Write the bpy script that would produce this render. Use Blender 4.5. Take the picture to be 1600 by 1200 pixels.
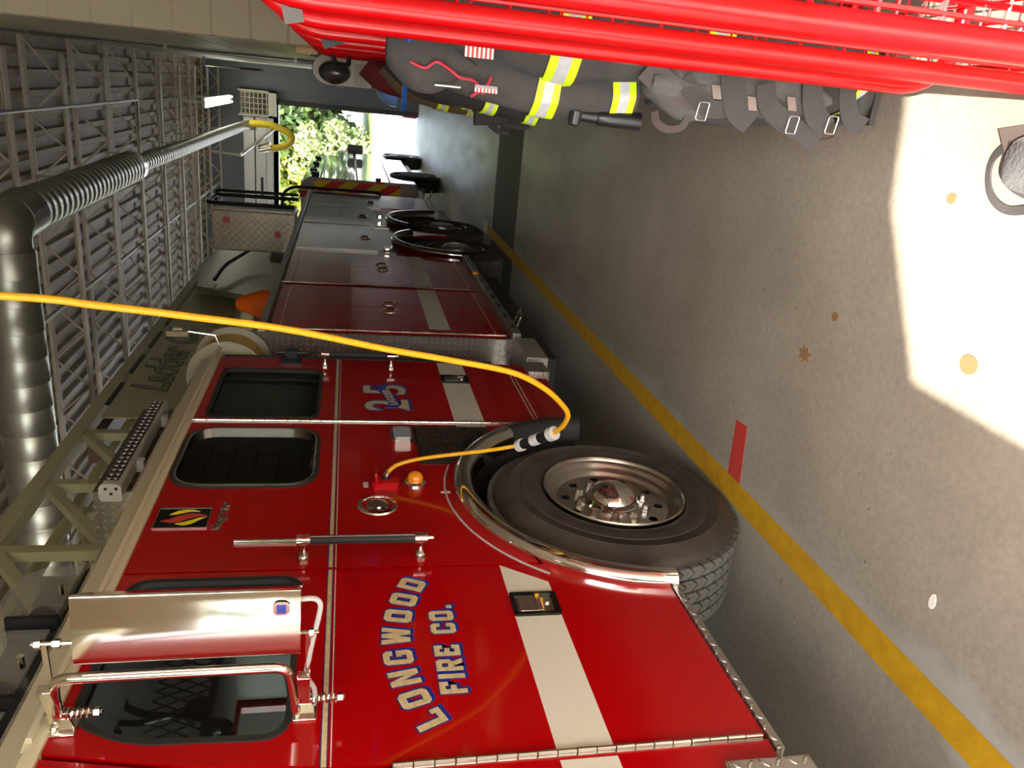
import bpy, math, random
from math import sin, cos, pi, sqrt, radians, atan2
from mathutils import Vector, Matrix
from mathutils.geometry import tessellate_polygon
random.seed(7)
for o in list(bpy.data.objects): bpy.data.objects.remove(o, do_unlink=True)
SC = bpy.context.scene
COL = SC.collection
# ------------------------------------------------------------ camera (phone held on its side)
yaw, pitch, roll = -0.35608, -0.21276, -0.02187
fw = Vector((sin(yaw)*cos(pitch), cos(yaw)*cos(pitch), sin(pitch)))
r0 = fw.cross(Vector((0, 0, 1))).normalized(); d0 = fw.cross(r0)
rt = cos(roll)*r0+sin(roll)*d0; dn = -sin(roll)*r0+cos(roll)*d0
cam = bpy.data.objects.new('camera', bpy.data.cameras.new('camera'))
COL.objects.link(cam)
M = Matrix((dn, rt, -fw)).transposed().to_4x4(); M.translation = Vector((0, 0, 1.7))
cam.matrix_world = M
cam.data.sensor_width = 36; cam.data.lens = 36*1232.7/1600; cam.data.clip_start = 0.02; cam.data.clip_end = 600
SC.camera = cam
# ------------------------------------------------------------ sky, sun, exposure
SC.view_settings.view_transform = 'Standard'; SC.view_settings.look = 'None'
SC.view_settings.gamma = 1; SC.view_settings.use_curve_mapping = False
SC.view_settings.exposure = 1.05
W = bpy.data.worlds.new('sky'); SC.world = W; W.use_nodes = True
wn = W.node_tree.nodes; wl = W.node_tree.links; bg = wn['Background']
sky = wn.new('ShaderNodeTexSky'); sky.sky_type = 'NISHITA'; sky.sun_disc = False
sky.sun_elevation = radians(40); sky.sun_rotation = radians(180); sky.dust_density = 2.0
hs = wn.new('ShaderNodeHueSaturation'); hs.inputs['Saturation'].default_value = .6; wl.new(sky.outputs[0], hs.inputs['Color']); wl.new(hs.outputs[0], bg.inputs[0]); bg.inputs[1].default_value = 1.0
sl = bpy.data.lights.new('sun', 'SUN'); sl.energy = 11; sl.angle = radians(0.45); sl.color = (1, .94, .84)
sun = bpy.data.objects.new('sun', sl); COL.objects.link(sun)
sd = Vector((.028, 1, -math.tan(radians(40)))).normalized()
sun.rotation_euler = sd.to_track_quat('-Z', 'Y').to_euler(); sun.location = (0, -20, 20)
def portal(x0, x1, z0, z1, y, into):
    l = bpy.data.lights.new('daylight_portal', 'AREA'); l.shape = 'RECTANGLE'; l.size = x1-x0; l.size_y = z1-z0
    l.cycles.is_portal = True
    o = bpy.data.objects.new('daylight_portal', l); COL.objects.link(o)
    o.location = ((x0+x1)/2, y, (z0+z1)/2)
    o.rotation_euler = Vector((0, into, 0)).to_track_quat('-Z', 'Z').to_euler()
portal(-.81, .66, 0, 3.7, -1.92, 1); portal(-4.6, -1.80, 0, 2.55, -1.92, 1); portal(-12, -6, 0, 3.6, -1.92, 1)
portal(-5.3, -.6, 0, 3.3, 20.75, -1); portal(-11.5, -6.5, 0, 3.3, 20.75, -1)

# ------------------------------------------------------------ materials
MATS = {}
def mat(name, col, rough=.5, metal=0., noise=0., nscale=8., bump=0., bscale=60., coat=0., emit=None, spec=None, col2=None, extra=None):
    if name in MATS: return MATS[name]
    m = bpy.data.materials.new(name); m.use_nodes = True; nt = m.node_tree; b = nt.nodes['Principled BSDF']
    b.inputs['Base Color'].default_value = (*col, 1); b.inputs['Roughness'].default_value = rough
    b.inputs['Metallic'].default_value = metal
    if coat: b.inputs['Coat Weight'].default_value = coat; b.inputs['Coat Roughness'].default_value = .03
    if spec is not None: b.inputs['Specular IOR Level'].default_value = spec
    if emit: b.inputs['Emission Color'].default_value = (*emit[:3], 1); b.inputs['Emission Strength'].default_value = emit[3]
    tc = nt.nodes.new('ShaderNodeTexCoord')
    if noise:
        n = nt.nodes.new('ShaderNodeTexNoise'); n.inputs['Scale'].default_value = nscale; n.inputs['Detail'].default_value = 6
        nt.links.new(tc.outputs['Object'], n.inputs['Vector'])
        r = nt.nodes.new('ShaderNodeValToRGB'); c2 = col2 or tuple(max(0, c*(1-noise)) for c in col)
        r.color_ramp.elements[0].position = .3; r.color_ramp.elements[1].position = .7
        r.color_ramp.elements[0].color = (*c2, 1); r.color_ramp.elements[1].color = (*col, 1)
        nt.links.new(n.outputs['Fac'], r.inputs['Fac']); nt.links.new(r.outputs['Color'], b.inputs['Base Color'])
    if bump:
        n = nt.nodes.new('ShaderNodeTexNoise'); n.inputs['Scale'].default_value = bscale; n.inputs['Detail'].default_value = 4
        nt.links.new(tc.outputs['Object'], n.inputs['Vector'])
        bm = nt.nodes.new('ShaderNodeBump'); bm.inputs['Strength'].default_value = bump; bm.inputs['Distance'].default_value = .01
        nt.links.new(n.outputs['Fac'], bm.inputs['Height']); nt.links.new(bm.outputs['Normal'], b.inputs['Normal'])
    if extra: extra(nt, b, tc)
    MATS[name] = m; return m
def math_node(nt, op, a, b=None):
    n = nt.nodes.new('ShaderNodeMath'); n.operation = op
    for i, v in enumerate((a, b)):
        if v is None: continue
        if isinstance(v, (int, float)): n.inputs[i].default_value = v
        else: nt.links.new(v, n.inputs[i])
    return n.outputs[0]
def plate(axes, name, col=(.62, .58, .52), rough=.3, s=26.):
    # diamond tread plate: lugs of alternating direction as relief
    def ex(nt, b, tc):
        sp = nt.nodes.new('ShaderNodeSeparateXYZ'); nt.links.new(tc.outputs['Object'], sp.inputs[0])
        mn = lambda op, a, c=None: math_node(nt, op, a, c)
        U = mn('MULTIPLY', sp.outputs[axes[0]], s); V = mn('MULTIPLY', sp.outputs[axes[1]], s)
        fu = mn('SUBTRACT', mn('FRACT', U), .5); fv = mn('SUBTRACT', mn('FRACT', V), .5)
        par = mn('FLOORED_MODULO', mn('ADD', mn('FLOOR', U), mn('FLOOR', V)), 2.)
        sg = mn('SUBTRACT', mn('MULTIPLY', par, 2.), 1.)
        a = mn('MULTIPLY', mn('ADD', fu, mn('MULTIPLY', fv, sg)), .707)
        c = mn('MULTIPLY', mn('SUBTRACT', fu, mn('MULTIPLY', fv, sg)), .707)
        q = mn('ADD', mn('POWER', mn('DIVIDE', a, .44), 2.), mn('POWER', mn('DIVIDE', c, .16), 2.))
        h = mn('MAXIMUM', mn('SUBTRACT', 1., q), 0.)
        h = mn('MINIMUM', mn('MULTIPLY', h, 1.6), 1.)
        mc = nt.nodes.new('ShaderNodeMix'); mc.data_type = 'RGBA'; mc.inputs[6].default_value = (col[0]*.8, col[1]*.8, col[2]*.8, 1); mc.inputs[7].default_value = (min(1, col[0]*1.25), min(1, col[1]*1.25), min(1, col[2]*1.25), 1)
        nt.links.new(h, mc.inputs[0]); nt.links.new(mc.outputs[2], b.inputs['Base Color'])
        bm = nt.nodes.new('ShaderNodeBump'); bm.inputs['Strength'].default_value = 1; bm.inputs['Distance'].default_value = .004
        nt.links.new(h, bm.inputs['Height']); nt.links.new(bm.outputs['Normal'], b.inputs['Normal'])
    return mat(name, col, rough, .9, noise=.25, nscale=5, extra=ex)
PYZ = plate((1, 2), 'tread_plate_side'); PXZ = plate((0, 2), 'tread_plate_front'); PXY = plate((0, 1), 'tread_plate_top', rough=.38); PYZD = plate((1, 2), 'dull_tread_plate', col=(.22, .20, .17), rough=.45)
def concrete(nt, b, tc):
    L = nt.links; N = nt.nodes
    def noise(scale, det=8, rough=.6, stretch=None):
        n = N.new('ShaderNodeTexNoise'); n.inputs['Scale'].default_value = scale; n.inputs['Detail'].default_value = det; n.inputs['Roughness'].default_value = rough
        if stretch:
            mp = N.new('ShaderNodeMapping'); mp.inputs['Scale'].default_value = stretch; L.new(tc.outputs['Object'], mp.inputs[0]); L.new(mp.outputs[0], n.inputs['Vector'])
        else: L.new(tc.outputs['Object'], n.inputs['Vector'])
        return n.outputs['Fac']
    r = N.new('ShaderNodeValToRGB'); e = r.color_ramp.elements
    e[0].position = .25; e[0].color = (.235, .205, .165, 1); e[1].position = .8; e[1].color = (.40, .36, .295, 1)
    L.new(noise(1.1), r.inputs['Fac'])
    r2 = N.new('ShaderNodeValToRGB'); r2.color_ramp.elements[0].position = .3; r2.color_ramp.elements[0].color = (.82, .82, .82, 1)
    r2.color_ramp.elements[1].position = .62; r2.color_ramp.elements[1].color = (1.08, 1.06, 1.02, 1)
    L.new(noise(45, 6, .7), r2.inputs['Fac'])
    mx = N.new('ShaderNodeMix'); mx.data_type = 'RGBA'; mx.blend_type = 'MULTIPLY'; mx.inputs[0].default_value = 1
    L.new(r.outputs[0], mx.inputs[6]); L.new(r2.outputs[0], mx.inputs[7])
    vo = N.new('ShaderNodeTexVoronoi'); vo.inputs['Scale'].default_value = 7; L.new(tc.outputs['Object'], vo.inputs['Vector'])
    pit = N.new('ShaderNodeValToRGB'); pit.color_ramp.elements[0].position = .02; pit.color_ramp.elements[0].color = (.35, .33, .3, 1)
    pit.color_ramp.elements[1].position = .05; pit.color_ramp.elements[1].color = (1, 1, 1, 1); L.new(vo.outputs['Distance'], pit.inputs['Fac'])
    mx2 = N.new('ShaderNodeMix'); mx2.data_type = 'RGBA'; mx2.blend_type = 'MULTIPLY'; mx2.inputs[0].default_value = 1
    L.new(mx.outputs[2], mx2.inputs[6]); L.new(pit.outputs[0], mx2.inputs[7]); L.new(mx2.outputs[2], b.inputs['Base Color'])
    # pale lime bloom along the painted line
    sx = N.new('ShaderNodeSeparateXYZ'); L.new(tc.outputs['Object'], sx.inputs[0])
    bd = math_node(nt, 'SUBTRACT', 1., math_node(nt, 'MULTIPLY', math_node(nt, 'ABSOLUTE', math_node(nt, 'SUBTRACT', sx.outputs[0], 1.22)), 3.6))
    bl = math_node(nt, 'MULTIPLY', math_node(nt, 'SUBTRACT', math_node(nt, 'ADD', math_node(nt, 'MULTIPLY', bd, .55), noise(1.7, 8, .65)), .86), 6.)
    bl.node.use_clamp = True
    mx3 = N.new('ShaderNodeMix'); mx3.data_type = 'RGBA'; mx3.inputs[7].default_value = (.42, .40, .36, 1)
    L.new(math_node(nt, 'MULTIPLY', bl, .7), mx3.inputs[0]); L.new(mx2.outputs[2], mx3.inputs[6]); L.new(mx3.outputs[2], b.inputs['Base Color'])
    mr = N.new('ShaderNodeMapRange'); mr.inputs[3].default_value = .24; mr.inputs[4].default_value = .56
    L.new(noise(2.2, 6, .6, (2.2, .5, 1)), mr.inputs[0]); L.new(mr.outputs[0], b.inputs['Roughness'])
    bm = N.new('ShaderNodeBump'); bm.inputs['Strength'].default_value = .35; bm.inputs['Distance'].default_value = .004
    L.new(noise(30, 8, .65), bm.inputs['Height']); L.new(bm.outputs[0], b.inputs['Normal'])
CONC = mat('sealed_concrete', (.3, .27, .22), .45, extra=concrete, spec=.5)
def blockwall(axes):
    def ex(nt, b, tc):
        sp = nt.nodes.new('ShaderNodeSeparateXYZ'); nt.links.new(tc.outputs['Object'], sp.inputs[0])
        cb = nt.nodes.new('ShaderNodeCombineXYZ'); nt.links.new(sp.outputs[axes[0]], cb.inputs[0]); nt.links.new(sp.outputs[axes[1]], cb.inputs[1])
        br = nt.nodes.new('ShaderNodeTexBrick'); nt.links.new(cb.outputs[0], br.inputs['Vector'])
        br.inputs['Scale'].default_value = 1; br.inputs['Brick Width'].default_value = .406; br.inputs['Row Height'].default_value = .203; br.inputs['Mortar Size'].default_value = .006
        br.inputs['Color1'].default_value = (.5, .46, .35, 1); br.inputs['Color2'].default_value = (.47, .43, .33, 1); br.inputs['Mortar'].default_value = (.36, .33, .25, 1)
        nt.links.new(br.outputs['Color'], b.inputs['Base Color'])
        bm = nt.nodes.new('ShaderNodeBump'); bm.invert = True; bm.inputs['Strength'].default_value = 1; bm.inputs['Distance'].default_value = .006
        nt.links.new(br.outputs['Fac'], bm.inputs['Height']); nt.links.new(bm.outputs[0], b.inputs['Normal'])
    return ex
WYZ = mat('painted_block_side', (.5, .46, .35), .45, extra=blockwall((1, 2)))
WXZ = mat('painted_block_front', (.5, .46, .35), .45, extra=blockwall((0, 2)))
BLOCK = mat('painted_block', (.46, .41, .29), .42, noise=.06, nscale=9, bump=.25, bscale=90)
MORTAR = mat('painted_mortar', (.44, .40, .30), .6)
FARWALL = mat('grey_metal_siding', (.15, .17, .19), .6, noise=.1, nscale=3)
STEEL = mat('grey_painted_steel', (.50, .43, .32), .5, noise=.1, nscale=5)
DECK = mat('roof_deck_paint', (.40, .32, .22), .55, noise=.25, nscale=3)
def candy(name, c): return mat(name, c, .14, 0, coat=.45, spec=.32)
RED = candy('red_truck_paint', (.40, .0006, .002))
CREAM = mat('cream_gloss_paint', (.66, .58, .40), .22, coat=.6)
LAD = mat('ladder_pale_green_grey_paint', (.50, .48, .29), .35, noise=.12, nscale=4)
WHITE = mat('white_reflective_stripe', (.68, .63, .52), .4)
RUB = mat('black_rubber', (.022, .020, .018), .62, bump=.15, bscale=70)
TIRE = mat('tyre_rubber', (.075, .058, .045), .65, noise=.55, nscale=7, bump=.2, bscale=60)
TREAD = mat('tyre_tread_rubber', (.12, .115, .10), .75, noise=.2, nscale=20)
BLK = mat('black_plastic', (.012, .012, .013), .35)
BLKG = mat('black_gloss', (.006, .006, .006), .12)
CHR = mat('chrome', (.85, .82, .78), .06, 1.)
STN = mat('polished_stainless', (.80, .76, .68), .09, 1.)
ALU = mat('machined_aluminium', (.66, .62, .56), .24, 1., noise=.15, nscale=14)
ALUD = mat('dull_aluminium', (.42, .40, .36), .4, .8, noise=.15, nscale=10)
GALV = mat('galvanised_duct', (.42, .42, .36), .36, .85, noise=.25, nscale=3)
GREYP = mat('grey_plastic', (.45, .43, .40), .45)
LGREY = mat('light_grey_enamel', (.60, .58, .52), .4)
YEL = mat('yellow_cord_jacket', (.95, .50, .012), .42, noise=.15, nscale=30)
YLINE = mat('yellow_floor_paint', (.62, .34, .012), .5, noise=.25, nscale=14, bump=.15)
RTAPE = mat('red_floor_tape', (.55, .05, .04), .5)
RACK = mat('red_powder_coat', (.52, .0008, .003), .28, coat=.12, spec=.35)
GOLDB = mat('gold_leaf_engine_turned', (.78, .62, .33), .4, .1, noise=.35, nscale=55)
GOLD2 = mat('gold_leaf_dotted', (.72, .60, .36), .4, .1, noise=.35, nscale=160)
BLUE = mat('blue_shadow_enamel', (.01, .03, .30), .3)
NAVY = mat('navy_pinstripe', (.02, .015, .12), .35)
LBLUE = mat('blue_plastic', (.012, .12, .60), .35)
CLOTH = mat('charcoal_turnout_cloth', (.062, .058, .056), .9, noise=.25, nscale=12, bump=.5, bscale=220)
CLOTHB = mat('black_turnout_cloth', (.018, .016, .015), .9, bump=.4, bscale=200)
CLOTHK = mat('khaki_turnout_cloth', (.10, .07, .035), .9, bump=.4, bscale=200)
CLOTHR = mat('maroon_cloth', (.11, .006, .008), .85, bump=.4, bscale=200)
WEB = mat('grey_webbing', (.055, .05, .048), .85, bump=.4, bscale=300)
LIME = mat('lime_reflective_tape', (.60, .85, .01), .45, noise=.12, nscale=50)
SILV = mat('silver_reflective_tape', (.48, .50, .50), .35, noise=.15, nscale=60)
REDT = mat('red_piping', (.50, .03, .06), .7)
ORANGE = mat('orange_plastic', (.85, .13, .005), .4)
AMBER = mat('amber_lens', (.9, .30, .01), .12, coat=1)
CHY = mat('yellow_chevron', (.95, .74, .02), .4); CHRD = mat('red_chevron', (.90, .03, .015), .4)
WGLOSS = mat('white_gloss_paint', (.45, .45, .44), .08, coat=1)
SEAT = mat('dark_grey_vinyl', (.03, .032, .033), .6)
INTER = mat('grey_cab_trim', (.25, .25, .23), .6)
LEAFY = mat('yellow_green_leaves', (.20, .19, .012), .6, noise=.5, nscale=.6, col2=(.05, .10, .012))
LEAFG = mat('green_leaves', (.06, .10, .015), .6, noise=.5, nscale=.6, col2=(.015, .04, .01))
BARK = mat('tree_bark', (.08, .06, .045), .9, bump=.6, bscale=12)
GRASS = mat('lawn_grass', (.10, .17, .025), .9, noise=.3, nscale=2)
ROAD = mat('pale_driveway_concrete', (.50, .49, .47), .8, noise=.12, nscale=.7)
BROWN = mat('brown_steel', (.10, .05, .03), .6)
LAMPM = mat('fluorescent_tube', (1, 1, .9), .5, emit=(1, 1, .82, 9))
DRY = mat('dry_brown_leaf', (.22, .12, .05), .8)
PAPER = mat('white_paper', (.8, .78, .7), .8)
def glassmat(name, tint, refl=.9):
    m = bpy.data.materials.new(name); m.use_nodes = True; nt = m.node_tree; nt.nodes.clear()
    out = nt.nodes.new('ShaderNodeOutputMaterial'); mx = nt.nodes.new('ShaderNodeMixShader'); tr = nt.nodes.new('ShaderNodeBsdfTransparent')
    gl = nt.nodes.new('ShaderNodeBsdfGlossy'); gl.inputs['Roughness'].default_value = .01; fr = nt.nodes.new('ShaderNodeFresnel'); fr.inputs[0].default_value = 1.5
    tr.inputs[0].default_value = (*tint, 1); gl.inputs[0].default_value = (refl, refl, refl, 1)
    ge = nt.nodes.new('ShaderNodeNewGeometry'); nt.links.new(math_node(nt, 'MULTIPLY', fr.outputs[0], math_node(nt, 'SUBTRACT', 1., ge.outputs['Backfacing'])), mx.inputs[0]); nt.links.new(tr.outputs[0], mx.inputs[1]); nt.links.new(gl.outputs[0], mx.inputs[2]); nt.links.new(mx.outputs[0], out.inputs[0])
    return m
GLD = glassmat('dark_tinted_glass', (.05, .055, .06)); GLL = glassmat('light_tinted_glass', (.50, .56, .56)); GLC = glassmat('clear_plastic_lens', (.80, .80, .76))
_nt = GLC.node_tree; _o = [n for n in _nt.nodes if n.type == 'OUTPUT_MATERIAL'][0]; _mx = [n for n in _nt.nodes if n.type == 'MIX_SHADER'][0]
_m2 = _nt.nodes.new('ShaderNodeMixShader'); _df = _nt.nodes.new('ShaderNodeBsdfDiffuse'); _df.inputs[0].default_value = (.8, .8, .78, 1); _m2.inputs[0].default_value = .16
_nt.links.new(_mx.outputs[0], _m2.inputs[1]); _nt.links.new(_df.outputs[0], _m2.inputs[2]); _nt.links.new(_m2.outputs[0], _o.inputs[0])

# ------------------------------------------------------------ mesh builder
class MB:
    def __init__(s): s.v = []; s.f = []; s.m = []
    def add(s, vs, fs, mi=0):
        k = len(s.v); s.v += [tuple(v) for v in vs]; s.f += [tuple(i+k for i in f) for f in fs]; s.m += [mi]*len(fs); return s
    def box(s, x0, x1, y0, y1, z0, z1, mi=0):
        vs = [(x, y, z) for x in (x0, x1) for y in (y0, y1) for z in (z0, z1)]
        return s.add(vs, [(0, 1, 3, 2), (4, 6, 7, 5), (0, 4, 5, 1), (2, 3, 7, 6), (0, 2, 6, 4), (1, 5, 7, 3)], mi)
    def obox(s, c, ax, ay, az, mi=0):   # oriented box from half-axis vectors
        c, ax, ay, az = map(Vector, (c, ax, ay, az))
        vs = [c+i*ax+j*ay+k*az for i in (-1, 1) for j in (-1, 1) for k in (-1, 1)]
        return s.add(vs, [(0, 1, 3, 2), (4, 6, 7, 5), (0, 4, 5, 1), (2, 3, 7, 6), (0, 2, 6, 4), (1, 5, 7, 3)], mi)
    def bar(s, p, q, w, h=None, up=(0, 0, 1), mi=0):
        p, q = Vector(p), Vector(q); d = (q-p); a = d.cross(Vector(up))
        if a.length < 1e-5: a = d.cross(Vector((1, 0, 0)))
        a.normalize(); b = a.cross(d).normalized(); h = h or w
        return s.obox((p+q)/2, d/2, a*w/2, b*h/2, mi)
    def tube(s, path, r, n=12, cap=True, mi=0, closed=False):
        P = [Vector(p) for p in path]; R = r if isinstance(r, (list, tuple)) else [r]*len(P)
        vs = []; a = None; N = len(P)
        for i, p in enumerate(P):
            t = (P[(i+1) % N]-P[i-1]) if closed else (P[min(i+1, N-1)]-P[max(i-1, 0)]); t.normalize()
            if a is None:
                a = t.cross(Vector((0, 0, 1)))
                if a.length < .05: a = t.cross(Vector((1, 0, 0)))
            a = (a-t*a.dot(t)).normalized(); b = t.cross(a)
            vs += [p+R[i]*(cos(2*pi*k/n)*a+sin(2*pi*k/n)*b) for k in range(n)]
        fs = [(i*n+k, i*n+(k+1) % n, (i+1)*n+(k+1) % n, (i+1)*n+k) for i in range(N-1) for k in range(n)]
        if closed: fs += [((N-1)*n+k, (N-1)*n+(k+1) % n, (k+1) % n, k) for k in range(n)]
        elif cap: fs += [tuple(range(n))[::-1], tuple((N-1)*n+k for k in range(n))]
        return s.add(vs, fs, mi)
    def cyl(s, p, q, r, n=16, mi=0, r2=None): return s.tube([p, q], [r, r if r2 is None else r2], n, True, mi)
    def lathe(s, prof, c, ax=(1, 0, 0), n=48, mi=0, a0=0, a1=2*pi):   # prof: (radius, offset along axis)
        c = Vector(c); ax = Vector(ax).normalized(); u = ax.cross(Vector((0, 0, 1)))
        if u.length < .05: u = Vector((1, 0, 0))
        u.normalize(); w = ax.cross(u); full = abs(a1-a0-2*pi) < 1e-6; m = n if full else n+1
        vs = [c+ax*o+r*(cos(a0+(a1-a0)*k/n)*u+sin(a0+(a1-a0)*k/n)*w) for r, o in prof for k in range(m)]
        fs = [(i*m+k, i*m+(k+1) % m, (i+1)*m+(k+1) % m, (i+1)*m+k) for i in range(len(prof)-1) for k in range(n)]
        return s.add(vs, fs, mi)
    def prism(s, loops, a, b, ax=0, mi=0, sm=None):   # loops: outline + holes, 2D in the plane across axis ax
        def P(q, t): return (t, q[0], q[1]) if ax == 0 else ((q[0], t, q[1]) if ax == 1 else (q[0], q[1], t))
        L3 = [[Vector((q[0], q[1], 0)) for q in l] for l in loops]
        tri = tessellate_polygon(L3); flat = [q for l in loops for q in l]; n = len(flat)
        s.add([P(q, a) for q in flat]+[P(q, b) for q in flat], [tuple(t) for t in tri]+[(t[2]+n, t[1]+n, t[0]+n) for t in tri], mi)
        for l in loops:
            k = len(l); s.add([P(q, a) for q in l]+[P(q, b) for q in l], [(i, (i+1) % k, k+(i+1) % k, k+i) for i in range(k)], mi if sm is None else sm)
        return s
    def loft(s, fn, t0, t1, nt, na, cap=True, mi=0):
        vs = [fn(t0+(t1-t0)*i/nt, 2*pi*k/na) for i in range(nt+1) for k in range(na)]
        fs = [(i*na+k, i*na+(k+1) % na, (i+1)*na+(k+1) % na, (i+1)*na+k) for i in range(nt) for k in range(na)]
        if cap: fs += [tuple(range(na))[::-1], tuple(nt*na+k for k in range(na))]
        return s.add(vs, fs, mi)
    def ball(s, c, rx, ry, rz, nu=16, nv=10, mi=0):
        c = Vector(c)
        return s.loft(lambda t, a: c+Vector((rx*sin(pi*t)*cos(a), ry*sin(pi*t)*sin(a), rz*cos(pi*t))), .01, .99, nv, nu, True, mi)
LOC = {}
def wloc(p): return LOC.get(p.name, Vector((0, 0, 0))) if p else Vector((0, 0, 0))
def build(mb, name, mats, parent=None, flat=False, bevel=0, ang=35):
    if not isinstance(mats, (list, tuple)): mats = [mats]
    V = [Vector(v) for v in mb.v]
    lo = Vector([min(v[i] for v in V) for i in range(3)]); hi = Vector([max(v[i] for v in V) for i in range(3)])
    c = Vector(((lo.x+hi.x)/2, (lo.y+hi.y)/2, lo.z))
    me = bpy.data.meshes.new(name); me.from_pydata([v-c for v in V], [], mb.f)
    for m in mats: me.materials.append(m)
    me.polygons.foreach_set('material_index', mb.m)
    if not flat:
        me.polygons.foreach_set('use_smooth', [True]*len(me.polygons)); me.set_sharp_from_angle(angle=radians(ang))
    import bmesh
    bm = bmesh.new(); bm.from_mesh(me); bmesh.ops.recalc_face_normals(bm, faces=bm.faces); bm.to_mesh(me); bm.free()
    me.update()
    o = bpy.data.objects.new(name, me); COL.objects.link(o)
    o.location = c-wloc(parent)
    LOC[o.name] = c
    if parent: o.parent = parent
    if bevel:
        b = o.modifiers.new('bevel', 'BEVEL'); b.width = bevel; b.segments = 2; b.limit_method = 'ANGLE'; b.angle_limit = radians(50)
    return o
def tag(o, label=None, cat=None, group=None, kind=None):
    if label: o['label'] = label
    if cat: o['category'] = cat
    if group: o['group'] = group
    if kind: o['kind'] = kind
    return o
def empty(name, loc, label, cat, group=None):
    o = bpy.data.objects.new(name, None); COL.objects.link(o); o.location = loc; o.empty_display_size = .1; LOC[o.name] = Vector(loc)
    return tag(o, label, cat, group)
def dup(o, off, parent=None):
    c = o.copy(); COL.objects.link(c); off = Vector(off); LOC[c.name] = wloc(o)+off; c.location = LOC[c.name]-wloc(parent)
    if parent: c.parent = parent
    for ch in list(o.children): dup(ch, off, c)
    return c
def rrect(pts, r, n=6):
    out = []; N = len(pts)
    for i, p in enumerate(pts):
        p = Vector(p); a = (Vector(pts[i-1])-p); b = (Vector(pts[(i+1) % N])-p); rr = min(r, a.length*.49, b.length*.49)
        A = p+a.normalized()*rr; B = p+b.normalized()*rr
        for k in range(n+1):
            t = k/n; q = (1-t)**2*A+2*t*(1-t)*p+t*t*B; out.append((q.x, q.y))
    return out
def offs(poly, d):   # mitred offset of a closed polygon (positive = outwards for counter-clockwise)
    A = sum(poly[i-1][0]*poly[i][1]-poly[i][0]*poly[i-1][1] for i in range(len(poly)))
    s = 1 if A > 0 else -1; out = []
    for i in range(len(poly)):
        p0, p1, p2 = Vector(poly[i-1]), Vector(poly[i]), Vector(poly[(i+1) % len(poly)])
        e1 = (p1-p0); e2 = (p2-p1)
        if e1.length < 1e-7 or e2.length < 1e-7: out.append(tuple(p1)); continue
        e1.normalize(); e2.normalize(); n1 = Vector((e1.y, -e1.x))*s; n2 = Vector((e2.y, -e2.x))*s
        m = n1+n2; m = m/max(m.length_squared/2, .25); out.append(tuple(p1+m*d))
    return out
def cr(pts, n=8):     # Catmull-Rom
    P = [Vector(p) for p in pts]; P = [2*P[0]-P[1]]+P+[2*P[-1]-P[-2]]; out = []
    for i in range(1, len(P)-2):
        for k in range(n):
            t = k/n; a, b, c, d = P[i-1:i+3]
            out.append(.5*((2*b)+(c-a)*t+(2*a-5*b+4*c-d)*t*t+(3*b-a-3*c+d)*t**3))
    out.append(P[-2]); return out
def bend(pts, r, n=6):   # polyline with rounded corners
    P = [Vector(p) for p in pts]; out = [P[0]]
    for i in range(1, len(P)-1):
        a = P[i-1]-P[i]; b = P[i+1]-P[i]; rr = min(r, a.length*.49, b.length*.49); A = P[i]+a.normalized()*rr; B = P[i]+b.normalized()*rr
        for k in range(n+1):
            t = k/n; out.append((1-t)**2*A+2*t*(1-t)*P[i]+t*t*B)
    out.append(P[-1]); return out
def circ(cy, cz, r, n=24, a0=0, a1=2*pi, end=False):
    return [(cy+r*cos(a0+(a1-a0)*k/n), cz+r*sin(a0+(a1-a0)*k/n)) for k in range(n+(1 if end else 0))]
def textmesh(body, size, origin, right, up, m, name, parent, ext=.001, shear=0, off=0., align='LEFT'):
    cu = bpy.data.curves.new('txt', 'FONT'); cu.body = body; cu.size = size; cu.extrude = ext; cu.shear = shear; cu.offset = off; cu.align_x = align; cu.resolution_u = 4
    t = bpy.data.objects.new('txt', cu); COL.objects.link(t)
    dg = bpy.context.evaluated_depsgraph_get(); me = bpy.data.meshes.new_from_object(t.evaluated_get(dg))
    R_, U_ = Vector(right), Vector(up); N_ = R_.cross(U_)
    mb = MB(); o = Vector(origin)
    mb.v = [tuple(o+R_*v.co.x+U_*v.co.y+N_*v.co.z) for v in me.vertices]; mb.f = [tuple(p.vertices) for p in me.polygons]; mb.m = [0]*len(mb.f)
    bpy.data.objects.remove(t, do_unlink=True)
    return build(mb, name, m, parent, flat=True)

# ============================================================ SETTING
fl = build(MB().box(-13, .75, -1.9, 20.75, -.3, -.012), 'floor', MORTAR); fl['kind'] = 'structure'
for (y0, y1, x0, x1) in ((-1.9, 7.93, -6.2, .75), (9.27, 20.75, -6.2, .75), (-1.9, 20.75, -13, -6.21)):
    build(MB().box(x0, x1, y0, y1, -.05, 0), 'floor_slab', CONC, fl)
DRAIN = mat('dark_trench_concrete', (.10, .09, .075), .62, noise=.3, nscale=6)
build(MB().box(-6.2, .75, 7.945, 9.255, -.05, -.002), 'trench_strip', DRAIN, fl)
build(MB().box(-1.592, -1.483, -1.5, 9.55, -.001, .0015), 'painted_line', YLINE, fl)
build(MB().box(-1.60, -1.47, 9.55, 9.85, -.001, .0017), 'painted_line_end', WHITE, fl)
build(MB().prism([[(-1.235, 2.935), (-1.225, 2.835), (-1.483, 2.80), (-1.483, 2.915)]], -.001, .0012, 2), 'red_tape_mark', RTAPE, fl)
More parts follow.
